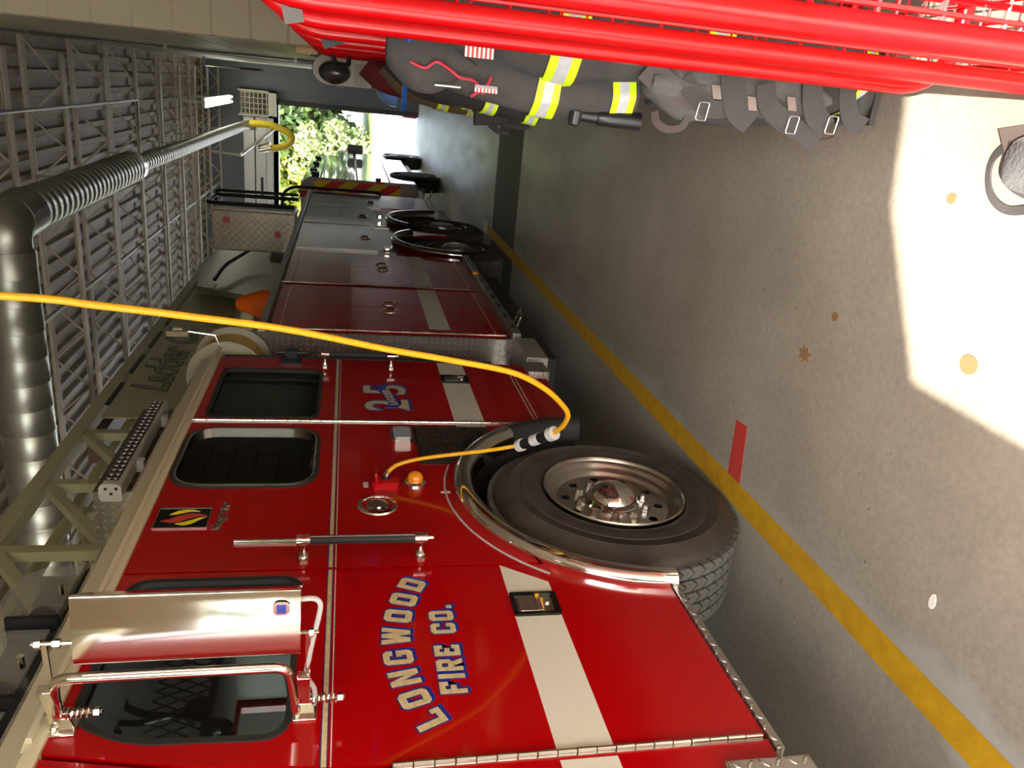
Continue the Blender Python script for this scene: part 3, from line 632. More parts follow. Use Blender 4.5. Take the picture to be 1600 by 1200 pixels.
def letter(ch, cy, cz, rot, h, par, wsc=1., gold=GOLDB):
    L = GL[ch]; s = h/8; wid = max(p[0] for p in L[0])
    def tr(l, dx=0, dz=0): return [(cy+((p[0]-wid/2)*s*wsc)*cos(rot)-(p[1]*s)*sin(rot)+dx, cz+((p[0]-wid/2)*s*wsc)*sin(rot)+(p[1]*s)*cos(rot)+dz) for p in l]
    for gr, m, dx, dz, t in ((.30, BLUE, .0075, -.0075, .0006), (.30, BLUE, .004, -.004, .0008), (.38, NAVY, 0, 0, .0012), (0, gold, 0, 0, .0018)):
        ls = [tr(offs(L[0], gr), dx, dz)]+[tr(offs(q, -gr), dx, dz) for q in L[1:]]
        if m is BLUE and dx > .005: nm = 'letter_shadow'
        elif m is BLUE: nm = 'letter_shadow'
        elif m is NAVY: nm = 'letter_outline'
        else: nm = 'letter'
        build(MB().prism(ls, T, T+t), nm, m, par, flat=True)
word = 'LONGWOOD'; R_ = .66; cyc, czc = 1.930, 1.482-R_
wids = [max(p[0] for p in GL[c][0]) for c in word]; gap = 2.3; tot = sum(wids)+gap*(len(word)-1); sc = .085/8*.92
ang = -(tot*sc/R_)/2
for c, w in zip(word, wids):
    a = ang+(w/2)*sc/R_; letter(c, cyc+R_*sin(a), czc+R_*cos(a), -a, .086, fd, .92); ang += (w+gap)*sc/R_
yy = 1.716
for c in 'FIRE CO.':
    if c == ' ': yy += .042; continue
    w = max(p[0] for p in GL[c][0])*.0096*.84; letter(c, yy+w/2, 1.34, 0, .077, fd, .84); yy += w+.0135
# 25 with ribbon on the crew door
def num(body, y, z, h):
    for off, m, dx, t in ((.010, BLUE, .012, .0006), (.010, NAVY, 0, .0010), (.004, GOLD2, 0, .0016)):
        textmesh(body, h, (T+.001, y+dx, z-dx*.8), (0, 1, 0), (0, 0, 1), m, 'unit_number', cdr, t, off=off)
num('2', 3.735, 1.36, .315); num('5', 3.955, 1.365, .315)
rbc = [(3.775, 1.455), (3.80, 1.435), (3.86, 1.432), (3.93, 1.445), (3.99, 1.470), (4.05, 1.495), (4.09, 1.478), (4.10, 1.45)]
up_ = [(p.x, p.z+.030) for p in cr([(a, 0, b) for a, b in rbc], 5)]; lo_ = [(p.x, p.z-.030) for p in cr([(a, 0, b) for a, b in rbc], 5)]
build(MB().prism([up_+lo_[::-1]], T, T+.0035), 'ribbon', BLUE, cdr, flat=True)
textmesh('LADDER', .058, (T+.004, 3.815, 1.412), (0, .98, .17), (0, -.17, .98), GOLD2, 'ribbon_lettering', cdr, .001, off=.001)
# door hold-open catch at the rear of the cab
build(MB().box(T, T+.01, 4.40, 4.50, 1.93, 2.04).box(T, T+.05, 4.49, 4.56, 1.955, 2.02).cyl((T+.03, 4.53, 1.90), (T+.03, 4.53, 2.07), .012, 8), 'door_catch', BLK, truck)
build(MB().box(T-.02, T+.004, 4.525, 4.545, .8, 2.36), 'door_edge_seal', RUB, truck)
# ---------------- mirror
mir = bpy.data.objects.new('mirror', None); COL.objects.link(mir); mir.parent = truck; LOC['mirror'] = Vector((-1.2, 1.6, 1.75)); mir.location = LOC['mirror']-wloc(truck)
hp = [(-1.098, 1.66), (-1.10, 1.61), (-1.108, 1.596), (-1.125, 1.588), (-1.25, 1.578), (-1.27, 1.582), (-1.285, 1.60), (-1.29, 1.63), (-1.288, 1.70)]
hin = [(x_, y_+.004) for x_, y_ in hp[::-1]]
hpp = hp+[(-1.284, 1.70), (-1.10, 1.66)]
hs = MB().prism([[(-1.172, 1.70), (-1.112, 1.603), (-1.114, 1.597), (-1.122, 1.594), (-1.262, 1.578), (-1.280, 1.582), (-1.296, 1.598), (-1.302, 1.62), (-1.302, 1.70)]], 1.782, 2.272, 2)
build(hs, 'mirror_housing', STN, mir, ang=50)
build(MB().box(-1.295, -1.176, 1.70, 1.704, 1.79, 2.265), 'mirror_glass', CHR, mir)
rx = -1.335
build(MB().tube(bend([(-1.50, 1.64, 1.80), (-1.40, 1.62, 1.805), (rx, 1.602, 1.815), (rx, 1.602, 1.90), (rx, 1.602, 2.25), (rx, 1.602, 2.325), (-1.40, 1.62, 2.335), (-1.46, 1.64, 2.34)], .045), .0125, 14), 'mirror_arm', STN, mir, ang=60)
for z, s in ((2.345, 1), (1.775, -1)):
    build(MB().bar((-1.36, 1.60, z), (-1.47, 1.645, z), .022, .03).bar((-1.47, 1.645, z), (T, 1.68, z), .008, .05).box(T, T+.006, 1.65, 1.71, z-.03, z+.03).cyl((T+.006, 1.665, z+.02), (T+.014, 1.665, z+.02), .008, 8).cyl((T+.006, 1.695, z+.02), (T+.014, 1.695, z+.02), .008, 8), 'arm_bracket', STN, mir, bevel=.002)
    sp = MB(); zc = z-.015; pts = [(-1.475+.012*cos(q*.8), 1.648+.012*sin(q*.8), zc-.065*q/45) for q in range(46)]
    sp.tube(pts, .0028, 6).cyl((-1.475, 1.648, zc), (-1.475, 1.648, zc-.085), .0055, 8).cyl((-1.475, 1.648, zc-.068), (-1.475, 1.648, zc-.080), .012, 6)
    build(sp, 'clamp_spring', CHR, mir)
build(MB().bar((-1.37, 1.61, 2.335), (-1.235, 1.60, 2.335), .006, .012).cyl((-1.235, 1.60, 2.27), (-1.235, 1.60, 2.36), .005, 8).cyl((-1.235, 1.60, 2.30), (-1.235, 1.60, 2.315), .011, 6).cyl((-1.235, 1.6, 2.34), (-1.235, 1.6, 2.352), .011, 6), 'mirror_stay', STN, mir)
build(MB().bar((-1.37, 1.61, 1.765), (-1.235, 1.60, 1.765), .006, .012).cyl((-1.235, 1.60, 1.74), (-1.235, 1.60, 1.785), .005, 8).cyl((-1.235, 1.6, 1.752), (-1.235, 1.6, 1.762), .011, 6), 'mirror_stay', STN, mir)
build(MB().tube(cr([(-1.155, 1.62, 1.782), (-1.155, 1.62, 1.752), (-1.17, 1.618, 1.738), (-1.205, 1.612, 1.742), (-1.25, 1.606, 1.752), (-1.31, 1.606, 1.762), (-1.38, 1.62, 1.768), (-1.44, 1.64, 1.75), (-1.50, 1.655, 1.752)]), .0065, 10), 'mirror_cable', GREYP, mir)
bd = MB().prism([rrect([(-1.165, 1.806), (-1.145, 1.806), (-1.137, 1.815), (-1.137, 1.835), (-1.145, 1.843), (-1.165, 1.843), (-1.173, 1.835), (-1.173, 1.815)], .004)], 1.584, 1.5865, 1)
build(bd, 'mirror_badge', CHR, mir)
build(MB().box(-1.166, -1.144, 1.5828, 1.5841, 1.814, 1.835), 'badge_field', BLUE, mir)
# ---------------- cab interior seen through the front window
build(MB().prism([rrect([(1.75, 1.0), (2.25, 1.0), (2.25, 1.6), (2.16, 1.72), (2.05, 1.72), (1.98, 1.5), (1.75, 1.40)], .06)], -1.75, -2.25), 'driver_seat', SEAT, truck, bevel=.02)
dash = MB().box(-3.2, -2.3, 1.05, 2.6, 1.0, 1.65).box(-2.9, -2.45, 1.3, 2.4, 1.65, 1.75)
build(dash, 'engine_cover', INTER, truck, bevel=.03)
build(MB().box(-2.62, -2.50, 2.68, 2.95, 2.40, 2.60), 'radio_box', GREYP, truck, bevel=.006)
hd = MB().tube(cr([(-1.90, 2.20, 2.36), (-1.90, 2.14, 2.34), (-1.90, 2.10, 2.28), (-1.90, 2.08, 2.20)]), .012, 8)
hd.tube(cr([(-1.90, 2.07, 2.36), (-1.88, 2.04, 2.27), (-1.88, 2.06, 2.18), (-1.88, 2.03, 2.08), (-1.9, 1.98, 2.0)]), .01, 8).ball((-1.90, 2.02, 2.37), .03, .03, .05).ball((-1.90, 2.10, 2.12), .035, .05, .045).ball((-1.88, 2.0, 2.05), .03, .03, .05)
build(hd, 'headset', BLKG, truck)
LIN = mat('light_grey_lining', (.42, .42, .38), .7)
build(MB().box(-3.98, T-.06, .98, 4.48, 2.340, 2.355), 'headliner', LIN, truck)
build(MB().box(-3.98, T-.06, 4.47, 4.485, 1.0, 2.34).box(-3.995, -3.985, 2.36, 3.64, 1.0, 2.34), 'cab_lining', LIN, truck)
gr = MB()
for k in range(9): gr.bar((-2.12, 2.2+k*.05, 2.14), (-2.12, 2.2+k*.05+.10, 2.33), .005); gr.bar((-2.12, 2.30+k*.05, 2.14), (-2.12, 2.30+k*.05-.10, 2.33), .005)
gr.box(-2.14, -2.10, 2.18, 2.72, 2.12, 2.14); build(gr, 'partition_mesh', BLK, truck)
# ---------------- compartment body
BY = [(8.40, .53), (9.78, .53)]; BR = .66
bsh = MB()
a1 = math.acos(-sqrt(1-((.56-.53)/BR)**2))
def arch2(c, n=20, r=BR):
    a = math.asin((.56-.53)/r); return [(c[0]+r*cos(pi-a-(pi-2*a)*k/n), c[1]+r*sin(pi-a-(pi-2*a)*k/n)) for k in range(n+1)]
lowl = [(5.06, .56)]+[p for p in arch2(BY[0]) if True][:-1]
# the two arches overlap: meet at the mid point
pts = [(5.06, .56)]
A1 = arch2(BY[0], 40); A2 = arch2(BY[1], 40); midy = 9.09
pts += [p for p in A1 if p[0] < midy]+[p for p in A2 if p[0] > midy]+[(12.0, .56), (12.0, 2.19), (5.06, 2.19)]
bsh.prism([pts], T-.02, T-.05); bsh.box(-4.05, T-.05, 5.06, 12.0, 1.25, 2.19).box(-4.05, T-.05, 5.06, 7.70, .56, 1.25).box(-4.05, T-.05, 10.5, 12.0, .56, 1.25)
build(bsh, 'body_shell', candy('deep_red_truck_paint', (.30, .002, .005)), truck, flat=True)
def cdoor(y0, y1, z0, z1, cut=None, name='compartment_door', handles=(), hz=1.365):
    if cut:
        c = cut; loop = [(y0, z0)]+[p for p in arch2(c, 60, BR+.02) if y0 < p[0] < y1 and p[1] > z0]
        e = loop[-1]; loop += [(y1, max(z0, e[1] if e[0] > y1-.04 else z0)), (y1, z1), (y0, z1)]
        if loop[1][0]-y0 < .03 and len(loop) > 4: loop = loop[1:]
    else: loop = [(y0, z0), (y1, z0), (y1, z1), (y0, z1)]
    o = build(MB().prism([loop], T, T-.018), name, RED, truck, flat=True, bevel=.004)
    for hy in handles:
        build(MB().lathe([(.062, 0), (.060, .006), (.05, .007), (.042, -.003), (.0005, -.003)], (T, hy, hz), (1, 0, 0), 28).tube(bend([(T, hy, hz+.035), (T+.02, hy, hz+.035), (T+.02, hy, hz-.035), (T, hy, hz-.035)], .01), .006, 8), 'door_handle', CHR, o)
    return o
d1 = cdoor(5.11, 5.732, .60, 2.16, handles=(5.635,)); d2 = cdoor(5.738, 6.345, .60, 2.16, handles=(5.835,))
d3 = cdoor(6.385, 7.105, .60, 2.16, handles=(7.02,)); d4 = cdoor(7.111, 7.66, .60, 2.16, handles=(7.20,))
d5 = cdoor(7.88, 9.24, 1.39, 2.16, handles=(8.52,), hz=1.49); d6 = cdoor(9.33, 10.72, 1.39, 2.16, handles=(9.95,), hz=1.49)
d7 = cdoor(10.78, 11.38, .60, 2.16, handles=(11.22,)); d8 = cdoor(11.39, 11.97, .60, 2.16)
for z in (.66, 2.10):
    for o, a, b in ((d1, 5.14, 5.72), (d2, 5.75, 6.32), (d3, 6.41, 7.1), (d4, 7.12, 7.64)): build(MB().box(T, T+.001, a, b, z, z+.006), 'gold_pinstripe', GOLD2, o, flat=True)
for o, a, b in ((d1, 5.21, 5.73), (d2, 5.74, 6.33), (d3, 6.39, 7.1), (d4, 7.115, 7.655)): build(MB().box(T, T+.001, a, b, .97, 1.117), 'white_stripe', WHITE, o, flat=True)
def hinge_b(y, z0, z1):
    h = MB(); z = z0; k = 0
    while z < z1-.01: h.cyl((T+.006, y, z), (T+.006, y, z+.07), .009 if k % 2 else .0065, 8); z += .072; k += 1
    build(h, 'hinge', STN, truck)
hinge_b(5.095, .6, 2.16); hinge_b(6.365, .6, 2.16)
for y in (7.87, 9.29, 10.75): build(MB().box(T-.02, T+.003, y-.003, y+.003, 1.25, 2.16), 'door_trim', ALUD, truck)
build(MB().box(T-.06, T+.02, 5.06, 12.0, 2.185, 2.235), 'roof_rail', ALUD, truck, bevel=.006)
build(MB().box(T-.05, T+.035, 5.07, 7.72, .50, .56), 'rub_rail', ALUD, truck, bevel=.004)
build(MB().box(T-.05, T+.035, 10.46, 12.0, .50, .56), 'rub_rail', ALUD, truck, bevel=.004)
slot = MB()
for k in range(9): slot.prism([rrect([(5.2+k*.28, .515), (5.28+k*.28, .515), (5.28+k*.28, .545), (5.2+k*.28, .545)], .012)], T+.035, T+.0365)
build(slot, 'rail_slots', BLK, truck)
build(MB().box(-4.05, T-.001, 5.03, 5.06, .48, 2.50), 'front_bulkhead', PXZ, truck)
build(MB().box(-4.0, T-.06, 5.06, 12.0, 2.19, 2.205), 'body_deck', PXY, truck)
build(MB().box(T-.25, T+.02, 4.60, 5.02, .42, .56), 'side_step', PXY, truck, bevel=.004)
for i, c in enumerate(BY):
    fender(c, .975, 'fender_ring', mat('dark_chrome', (.45, .42, .40), .12, 1.), pi-.05 if i == 0 else pi-.75, .05 if i else .76, T+.005, 40)
wl2 = MB().box(-2.45, -2.4, 7.7, 10.5, .56, 1.25).box(-2.4, T-.06, 7.7, 10.5, 1.22, 1.25)
build(wl2, 'wheel_well', MATS['dark_wheel_well'], truck)
for y in (7.86, 9.93): build(MB().prism([rrect([(y-.07, 1.255), (y+.07, 1.255), (y+.07, 1.325), (y-.07, 1.325)], .02)], T, T+.04), 'marker_lamp', CHR, truck, bevel=.004)
for y in (7.80, 9.28): build(MB().box(T-.03, T-.001, y-.05, y+.05, 1.20, 1.37), 'lamp_panel', ALUD, truck)
build(MB().cyl((T+.02, 6.9, .545), (T+.05, 6.9, .545), .03, 16), 'marker_light', AMBER, truck)
for y in (5.3, 11.9): build(MB().tube(bend([(T-.05, y, .50), (T+.10, y, .46), (T+.12, y+.12, .44), (T-.05, y+.14, .50)], .03), .008, 8), 'tie_loop', STN, truck)
# rear of the body: black grab tubes, step, arms
build(MB().tube(bend([(-1.62, 12.05, 1.2), (-1.52, 12.12, 1.2), (-1.52, 12.12, 2.45), (-1.62, 12.12, 2.6), (-2.2, 12.12, 2.6)], .12), .022, 10), 'rear_grab_tube', BLK, truck)
build(MB().box(-1.72, -1.56, 12.0, 12.12, .60, 2.15), 'rear_post', BLK, truck)
build(MB().box(-4.0, -1.6, 12.0, 12.4, .5, .56), 'rear_step', PXY, truck)
build(MB().box(-1.66, -1.56, 12.12, 12.2, 2.2, 2.36).box(-1.66, -1.56, 12.12, 12.2, 1.3, 1.42), 'rear_lamp', CHRD, truck)
# control pedestal with black hand loop
pd = build(MB().box(-1.86, -1.43, 9.0, 9.5, 2.235, 3.10), 'control_pedestal', PXZ, truck, bevel=.01)
build(MB().box(-1.43, -1.405, 9.02, 9.5, 2.27, 3.10), 'pedestal_side', ALUD, truck)
build(MB().tube(bend([(-1.37, 9.1, 2.24), (-1.37, 9.1, 3.16), (-1.37, 9.75, 3.16), (-1.37, 9.75, 2.24)], .1), .022, 10), 'pedestal_handrail', BLK, truck)
build(MB().tube(bend([(-1.5, 9.75, 2.24), (-1.5, 9.75, 3.16), (-1.32, 9.75, 3.16), (-1.32, 9.75, 2.24)], .05), .018, 10), 'pedestal_handrail', BLK, truck)
build(MB().box(-1.56, -1.50, 8.995, 9.0, 2.92, 2.98).cyl((-1.66, 8.99, 2.42), (-1.66, 9.0, 2.42), .035, 16), 'pedestal_label', RTAPE, truck)
# roof: tread-plate box with LED scene bar, reel, light bar
build(MB().box(-2.25, -1.905, 3.555, 4.56, 2.53, 2.82), 'roof_box', PXZ, truck, bevel=.004)
build(MB().box(-1.905, -1.900, 3.557, 4.56, 2.53, 2.82), 'roof_box_side', PYZD, truck)
build(MB().box(-2.25, -1.905, 3.557, 4.56, 2.82, 2.823), 'roof_box_lid', PXY, truck)
WH = mat('white_light_housing', (.66, .62, .58), .35)
lb = build(MB().prism([rrect([(-1.90, 2.672), (-1.825, 2.672), (-1.815, 2.70), (-1.815, 2.745), (-1.83, 2.762), (-1.90, 2.762)], .015)], 3.47, 4.50, 1), 'scene_light_bar', WH, truck)
build(MB().box(-1.816, -1.812, 3.50, 4.47, 2.690, 2.748), 'light_bar_face', BLK, lb)
led = None
for r in range(2):
    for k in range(22):
        y = 3.515+k*.0445; z = 2.705+r*.028
        if led is None: led = build(MB().lathe([(.0125, 0), (.011, .004), (.0005, .002)], (-1.812, y, z), (1, 0, 0), 10), 'led_lens', mat('led_reflector', (.5, .42, .48), .3, .8), lb); l00 = Vector((-1.812, y, z))
        else: dup(led, Vector((-1.812, y, z))-l00, lb)
build(MB().prism([rrect([(-1.90, 2.668), (-1.82, 2.668), (-1.81, 2.70), (-1.81, 2.75), (-1.83, 2.766), (-1.90, 2.766)], .02)], 3.455, 3.47, 1), 'light_bar_cap', WH, lb, bevel=.003)
for z, x in ((2.69, -1.835), (2.735, -1.835), (2.713, -1.86)): build(MB().cyl((x, 3.452, z), (x, 3.455, z), .007, 10), 'cap_screw', BLK, lb)
for y in (3.75, 4.3): build(MB().box(-1.91, -1.84, y, y+.04, 2.64, 2.675), 'light_bar_foot', WH, lb)
rc = (-1.74, 4.66, 2.37)
rl = MB(); rprof = [(.02, 0), (.13, .0), (.135, .006), (.145, .006), (.15, 0), (.225, .0), (.232, .006), (.225, .014), (.10, .014)]
rl.lathe(rprof, rc, (0, 1, 0), 48); rl.lathe([(r, o) for r, o in rprof], (rc[0], rc[1]+.30, rc[2]), (0, 1, 0), 48)
rl.cyl((rc[0], rc[1], rc[2]), (rc[0], rc[1]+.3, rc[2]), .09, 24)
build(rl, 'reel', mat('reel_grey_paint', (.5, .48, .38), .35), truck)
for k in range(6):
    a = 2*pi*k/6+.3; build(MB().cyl((rc[0]+.18*cos(a), rc[1]-.004, rc[2]+.18*sin(a)), (rc[0]+.18*cos(a), rc[1], rc[2]+.18*sin(a)), .007, 8), 'reel_bolt', BLK, truck)
hz_ = MB()
for k in range(9): hz_.tube([(rc[0]+.185*cos(a*.196), rc[1]+.03+k*.03, rc[2]+.185*sin(a*.196)) for a in range(32)], .014, 8, closed=True)
build(hz_, 'reel_hose', mat('tan_hose', (.40, .27, .08), .6), truck)
build(MB().tube([(-1.555, 4.66, 2.40), (-1.47, 4.66, 2.43), (-1.45, 4.64, 2.54), (-1.44, 4.63, 2.58)], .007, 8).box(-1.46, -1.43, 4.58, 4.68, 2.565, 2.68).cyl((-1.43, 4.63, 2.60), (-1.43, 4.63, 2.65), .014, 12), 'hose_guide', STN, truck)
build(MB().box(-1.75, -1.60, 4.62, 4.70, 2.2, 2.42), 'reel_bracket', MATS['reel_grey_paint'], truck, bevel=.01)
build(MB().lathe([(.05, 0), (.11, .02), (.12, .10), (.06, .26), (.035, .30), (.0005, .30)], (-1.72, 6.3, 2.22), (0, 0, 1), 24), 'orange_cover', ORANGE, truck)
# light bar on the cab roof: clear boxes on a black base
build(MB().box(-2.02, -1.80, 1.6, 2.77, 2.555, 2.62), 'light_bar_base', BLK, truck, bevel=.01)
for k, y in enumerate((1.68, 2.05, 2.42)):
    build(MB().prism([[(y, 2.62), (y+.33, 2.62), (y+.33, 2.74), (y+.27, 2.81), (y+.06, 2.81), (y, 2.74)]], -2.01, -1.78), 'beacon_lens', GLC, truck)
    for xx in (-1.94, -1.83):
        build(MB().lathe([(.005, .0), (.035, .012), (.048, .035), (.052, .05)], (xx, y+.10, 2.665), (.3, -1, .1), 20), 'beacon_reflector', CHR, truck)
        build(MB().box(xx-.012, xx+.012, y+.15, y+.30, 2.62, 2.74), 'beacon_motor', ALUD, truck)
    build(MB().box(-2.01, -1.75, y-.02, y-.004, 2.60, 2.76), 'beacon_divider', BLK, truck)
    build(MB().cyl((-1.74, y+.1, 2.62), (-1.70, y+.1, 2.62), .011, 8), 'base_bolt', STN, truck)
build(MB().box(-1.73, -1.715, 1.62, 1.68, 2.56, 2.58), 'warning_tag', RTAPE, truck)
build(MB().prism([[(1.7, 2.53), (2.45, 2.53), (2.3, 2.60), (1.7, 2.60)]], -1.765, -1.75), 'light_bar_bracket', BLK, truck)
# ---------------- aerial ladder
def truss(x, ya, yb, zb0, zt0, p, w, name, plate_from=None):
    m = MB(); m.box(x-w/2, x+w/2, ya, yb, zt0-w, zt0); m.box(x-w/2, x+w/2, ya, yb, zb0, zb0+w)
    build(m, name, LAD, truck, flat=True, bevel=.004)
    y = 5.07-.70*9; k = 0
    while y < yb-.1:
        if y > ya and (plate_from is None or y < plate_from+.45):
            build(MB().bar((x, y, zb0+w), (x, y, zt0-w), .062, .055), 'ladder_upright', LAD, truck, flat=True)
            if y-.70 > ya: build(MB().bar((x, y-.03, zt0-w-.01), (x, y-.67, zb0+w), .058, .05), 'ladder_brace', LAD, truck, flat=True)
        y += .70; k += 1
truss(-2.30, -.6, 10.2, 2.74, 3.385, .7, .085, 'ladder_rail', 4.7)
truss(-3.30, -.6, 10.2, 2.74, 3.385, .7, .085, 'ladder_rail')
truss(-2.48, -.9, 9.5, 2.80, 3.22, .7, .055, 'fly_ladder_rail')
build(MB().box(-2.40, -2.36, -.6, 9, 2.74, 2.84).box(-2.62, -2.58, -.9, 9, 2.86, 2.92), 'ladder_channel', LAD, truck, flat=True)
rung = None
for k in range(28):
    y = -.5+k*.355
    if rung is None: rung = build(MB().cyl((-3.26, y, 2.80), (-2.34, y, 2.80), .022, 10), 'rung', LAD, truck)
    else: dup(rung, (0, k*.355, 0), truck)
pl = build(MB().box(-2.275, -2.262, 5.28, 8.9, 2.80, 3.27), 'ladder_nameplate', LAD, truck, bevel=.004)
for y in (5.5, 6.15, 6.8, 7.45): build(MB().box(-2.262, -2.258, y, y+.42, 3.275, 3.335).box(-2.27, -2.262, y, y+.42, 3.27, 3.34), 'rail_slot', BLK, truck)
for off, m, x_ in ((.012, BLK, -2.2605), (.002, mat('grey_script', (.30, .29, .22), .5), -2.259)):
    textmesh('Ladder Co', .36, (x_, 5.75, 2.96), (0, 1, 0), (0, 0, 1), m, 'plate_script', pl, .0008, shear=.35, off=off)
build(MB().box(-3.4, -2.15, 8.6, 10.6, 2.65, 3.22), 'turntable_frame', LAD, truck, bevel=.03)
build(MB().prism([[(7.9, 2.45), (9.6, 2.25), (10.2, 2.25), (10.2, 3.22), (9.2, 3.30), (8.3, 3.15)]], -2.10, -2.16), 'turntable_cheek', ALUD, truck, bevel=.01)
build(MB().lathe([(.9, 0), (.9, .35), (.7, .45), (.7, .5)], (-2.9, 10.0, 2.2), (0, 0, 1), 40), 'turntable', ALUD, truck)
build(MB().box(-2.098, -2.09, 8.25, 8.42, 2.98, 3.10), 'data_plate', WHITE, truck)
build(MB().tube(cr([(-2.05, 8.4, 3.0), (-2.0, 8.9, 2.95), (-1.98, 9.6, 2.8), (-1.9, 10.2, 2.6)]), .02, 8), 'hydraulic_hose', BLK, truck)
build(MB().cyl((-2.2, 6.6, 2.35), (-2.2, 9.4, 2.62), .09, 20), 'lift_cylinder', ALUD, truck)
# ============================================================ AMBULANCE
ay = 14.0; ax = -1.575
amb = empty('ambulance', (-2.7, 16.4, 0), 'white ambulance with red and yellow chevrons on its rear, parked ahead of the ladder truck', 'ambulance')
prof_a = [(ax, .50), (ax, 2.30), (ax-.10, 2.44), (-3.75, 2.44), (-3.85, 2.30), (-3.85, .50)]
ab = build(MB().prism([prof_a], ay, ay+4.4, 1), 'box_body', WGLOSS, amb, bevel=.02)
build(MB().box(-3.75, ax-.02, ay-.012, ay, .72, 2.26), 'rear_panel', mat('ambulance_grey_trim', (.42, .42, .42), .4), amb)
cs = MB(); cpr = None
for side, x0, x1 in ((0, -2.68, ax-.04), (1, -3.68, -2.72)):
    k = 0; z = .30
    while z < 2.45:
        # diagonal band clipped to the panel
        w = x1-x0; h = .24; poly = [(x0, z), (x1, z+w*1.4*(1 if side else -1)), (x1, z+w*1.4*(1 if side else -1)+h), (x0, z+h)]
        def clip(P, zc, keep):
            out = []
            for i in range(len(P)):
                a, b = P[i-1], P[i]; ia = (a[1]-zc)*keep >= 0; ib = (b[1]-zc)*keep >= 0
                if ia != ib: t = (zc-a[1])/(b[1]-a[1]); out.append((a[0]+t*(b[0]-a[0]), zc))
                if ib: out.append(b)
            return out
        poly = clip(poly, .78, 1)
        if poly: poly = clip(poly, 2.22, -1)
        if len(poly) >= 3: build(MB().prism([poly], ay-.016, ay-.012, 1), 'chevron_stripe', CHY if k % 2 else CHRD, amb, flat=True)
        z += h; k += 1
    for zz in [2.46+.24*q for q in range(7)]:
        if side == 0:
            w = x1-x0; poly = clip([(x0, zz+.0), (x1, zz-w*1.4), (x1, zz-w*1.4+.24), (x0, zz+.24)], 2.22, -1)
            poly = clip(poly, .78, 1) if poly else poly
            if len(poly) >= 3: build(MB().prism([poly], ay-.016, ay-.012, 1), 'chevron_stripe', CHY if k % 2 else CHRD, amb, flat=True)
            k += 1
for z in (.95, 1.5, 2.1): build(MB().box(ax, ax+.012, ay+.02, ay+4.38, z, z+.03), 'side_trim', ALUD, amb)
for y, z in ((ay+.25, 2.15), (ay+.8, 2.2), (ay+2.0, 2.2), (ay+3.2, 2.2)): build(MB().box(ax, ax+.05, y, y+.28, z, z+.13), 'side_lamp', BLK, amb, bevel=.02)
build(MB().cyl((ax, ay+.25, 1.15), (ax+.03, ay+.25, 1.15), .05, 14), 'side_button', BLK, amb)
build(MB().box(-1.72, ax-.0, ay-.014, ay-.001, 1.05, 1.2), 'tail_lamp', CHRD, amb)
build(MB().box(-3.7, ax-.1, ay-.4, ay, .42, .5), 'rear_bumper', PXY, amb)
build(MB().box(-3.7, ax-.05, ay+4.4, ay+6.2, .5, 1.95).box(-3.6, ax-.2, ay+4.4, ay+5.4, 1.95, 2.3), 'cab', WGLOSS, amb, bevel=.08)
build(MB().box(ax-.02, ax+.12, ay+4.5, ay+4.55, 1.50, 1.56).prism([rrect([(ax+.05, 1.35), (ax+.25, 1.35), (ax+.25, 1.68), (ax+.05, 1.68)], .05)], ay+4.5, ay+4.56, 1), 'side_mirror', BLK, amb)
for y in (ay+1.2, ay+5.3):
    build(MB().lathe([(.2, .02), (.33, .03), (.39, 0), (.39, -.25), (.2, -.25)], (ax+.01, y, .39), (1, 0, 0), 32), 'tyre', RUB, amb)
    build(MB().lathe([(.46, -.02), (.50, .03), (.46, .05), (.44, -.02)], (ax-.01, y, .42), (1, 0, 0), 32, a0=0, a1=2*pi), 'wheel_arch', BLK, amb)
    build(MB().lathe([(.2, .02), (.15, -.02), (.0005, -.01)], (ax+.01, y, .39), (1, 0, 0), 24), 'rim', ALUD, amb)
build(MB().box(-3.6, ax-.1, ay+.1, ay+5.5, .35, .5), 'chassis', BLK, amb)

# ============================================================ GEAR RACK
xr = .128; Y0 = 1.03; DY = .531; NF = 8; zt_ = 1.93
rack = empty('gear_rack', (.37, 2.9, 0), 'bright red tubular gear rack with wire grid dividers along the right wall', 'rack')
def frame_pts(y): return [tuple(p) for p in bend([(.60, y, .9), (.60, y, .06), (xr, y, .06), (xr, y, zt_), (.60, y, zt_), (.60, y, .9)], .17, 9)]
f0 = build(MB().tube(frame_pts(Y0), .0215, 16), 'frame_tube', RACK, rack, ang=60)
gm = MB()
x = xr+.05
gm.tube([(xr+.03, Y0, .16), (xr+.03, Y0, 1.84)], .004, 5)
while x < .59: gm.tube([(x, Y0, .08), (x, Y0, 1.91)], .0028, 4); x += .085
z = .14
while z < 1.9: gm.tube([(xr+.005, Y0, z), (.60, Y0, z)], .0030, 4); z += .098
g0 = tag(build(gm, 'grid_wires', RACK, rack), kind='stuff')
for k in range(1, NF):
    dup(f0, (0, DY*k, 0), rack); dup(g0, (0, DY*k, 0), rack)
bk = MB(); yend = Y0+DY*(NF-1)
y = Y0
while y < yend: bk.tube([(.61, y, .1), (.61, y, 1.9)], .0028, 4); y += .1
z = .1
while z < 1.9: bk.tube([(.607, Y0, z), (.607, yend, z)], .003, 4); z += .1
tag(build(bk, 'back_grid', RACK, rack), kind='stuff')
for z in (.10, 1.72):
    s = MB(); x = xr+.06
    while x < .6: s.tube([(x, Y0, z), (x, yend, z)], .003, 4); x += .05
    for k in range((NF-1)*4): s.tube([(xr+.05, Y0+k*DY/4, z-.006), (.6, Y0+k*DY/4, z-.006)], .003, 4)
    s.tube([(xr+.05, Y0, z), (xr+.05, yend, z)], .007, 8)
    tag(build(s, 'shelf_wires', RACK, rack), kind='stuff')
